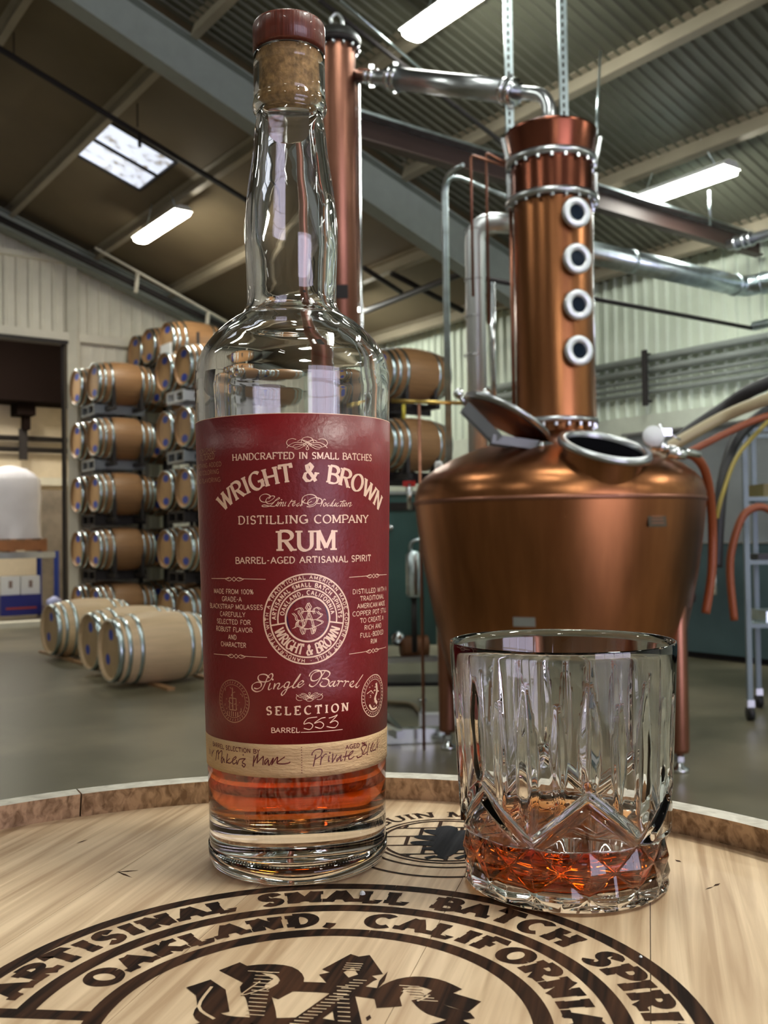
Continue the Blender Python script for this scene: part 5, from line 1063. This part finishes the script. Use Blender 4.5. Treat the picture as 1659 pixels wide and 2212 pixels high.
# flourishes
FL = [[(565, 250), (470, 230), (370, 260), (325, 340), (370, 410), (450, 440), (560, 455), (700, 410), (800, 340), (900, 290), (1000, 270)], [(330, 470), (400, 395), (520, 335), (640, 330), (780, 360), (860, 430), (885, 500), (852, 530)], [(695, 330), (720, 240), (775, 200), (852, 185)], [(480, 430), (560, 385), (700, 385), (800, 430)], [(520, 490), (620, 500), (740, 440), (850, 350), (960, 290)], [(600, 300), (700, 260), (800, 290), (960, 400)]]
for cx, cy, k, fy, w_ in ((.0003, .1489, .0000128, 1, .00016), (.0003, .0640, .0000088, -1, .00013)):
    i = INK()
    for s_ in FL:
        for sx_ in (1, -1): i.line([(cx + sx_ * (x - 852) * k, cy - fy * (y - 360) * k) for x, y in s_], w_ * 1.4, w_ * .8, spline=5)
    putink(i, 'flourish')

# ================================================================ CUT GLASS TUMBLER
TC = Vector((.0600, .3384, 0)); TH_ = .0813
tum = thing('cut_tumbler', 'cut glass tumbler holding a little amber rum beside the bottle', 'drinking glass', tuple(TC)); to = Off(tum)
NT, NZ = 360, 190
def cut(th, z):
    """depth of the cuts at angle th (deg, 0 facing the camera, + to the right) and height z"""
    d = 0.; th = th - 2.5
    # diamond lattice near the foot
    if .0010 < z < .0200:
        u_ = th / 30.; v_ = (z - .0200) / .0150
        a_ = (u_ + v_) % 1.; b_ = (u_ - v_) % 1.
        m_ = min(a_, 1 - a_, b_, 1 - b_); d = max(d, .0021 * (1 - m_ / .5) * min(1, (z - .0010) / .0018))
    # zigzag grooves (six peaks)
    p = ((th + 30) % 60) - 30; zl = .0355 - abs(p) / 30 * .0150
    q = abs(z - zl) * .80
    if q < .0027: d = max(d, .0018 * (1 - (q / .0027) ** 2))
    # fans just above the valleys and long lens cuts
    p2 = ((th + 15) % 30) - 15; x = abs(p2) / 57.3 * .036; k = round(th / 30.); valley = k % 2
    z0, z1 = (.0225, .0735) if valley else (.0370, .0735)
    if z0 < z < z1:
        w_ = .0034 * math.sin(math.pi * ((z - z0) / (z1 - z0)) ** .75); 
        if w_ > 0 and x < w_: d = max(d, .0019 * (1 - (x / w_)) * min(1, w_ / .002))
    p3 = (th % 30) - 15; x = abs(p3) / 57.3 * .036; z0, z1 = .028, .067
    if z0 < z < z1:
        w_ = .0022 * math.sin(math.pi * (z - z0) / (z1 - z0))
        if x < w_: d = max(d, .0008 * (1 - x / w_))
    return d
g = MB(); rows = []
zs_ = [.0, .0006, .0014] + [.002 + (.0765 - .002) * j / NZ for j in range(NZ + 1)] + [.078, .0797, .0808, TH_]
def rt(z): return .0343 + (.0382 - .0343) * z / TH_
inner = [(.0374, TH_ - .0001), (.0366, .0803), (.0361, .0785), (.0352, .060), (.0336, .030), (.0322, .014), (.0316, .0082), (.0285, .0054), (.020, .0046), (.0001, .0045)]
vs = []
for z in zs_:
    base = rt(z) - (.0030 * (1 - z / .0014) if z < .0014 else 0) - (.0002 if z > .0805 else 0)
    for k in range(NT): th = 360. * k / NT; a = math.radians(th); r = base - cut(th if th < 180 else th - 360, z); vs.append(TC + Vector((math.sin(a) * r, -math.cos(a) * r, z)))
for r, z in inner:
    for k in range(NT): a = 2 * math.pi * k / NT; vs.append(TC + Vector((math.sin(a) * r, -math.cos(a) * r, z)))
nr_ = len(zs_) + len(inner)
fs = [(j * NT + k, j * NT + (k + 1) % NT, (j + 1) * NT + (k + 1) % NT, (j + 1) * NT + k) for j in range(nr_ - 1) for k in range(NT)]
c0_ = len(vs); vs += [TC + Z * .0009, TC + Z * .0045]
for k in range(NT): fs += [(c0_, (k + 1) % NT, k), (c0_ + 1, (nr_ - 1) * NT + k, (nr_ - 1) * NT + (k + 1) % NT)]
g.add(vs, fs, True); to.put(g, 'cut_glass', GLASS, clean=True)
LZ = .0195; g = MB()
lp = [(0, .00445), (.020, .00452), (.02855, .0053), (.03168, .0081), (.03228, .0140), (.03268, LZ), (.0319, LZ - .0005), (0, LZ - .0005)]
g.lathe(lp, 120, TC); to.put(g, 'rum', RUM, clean=True)
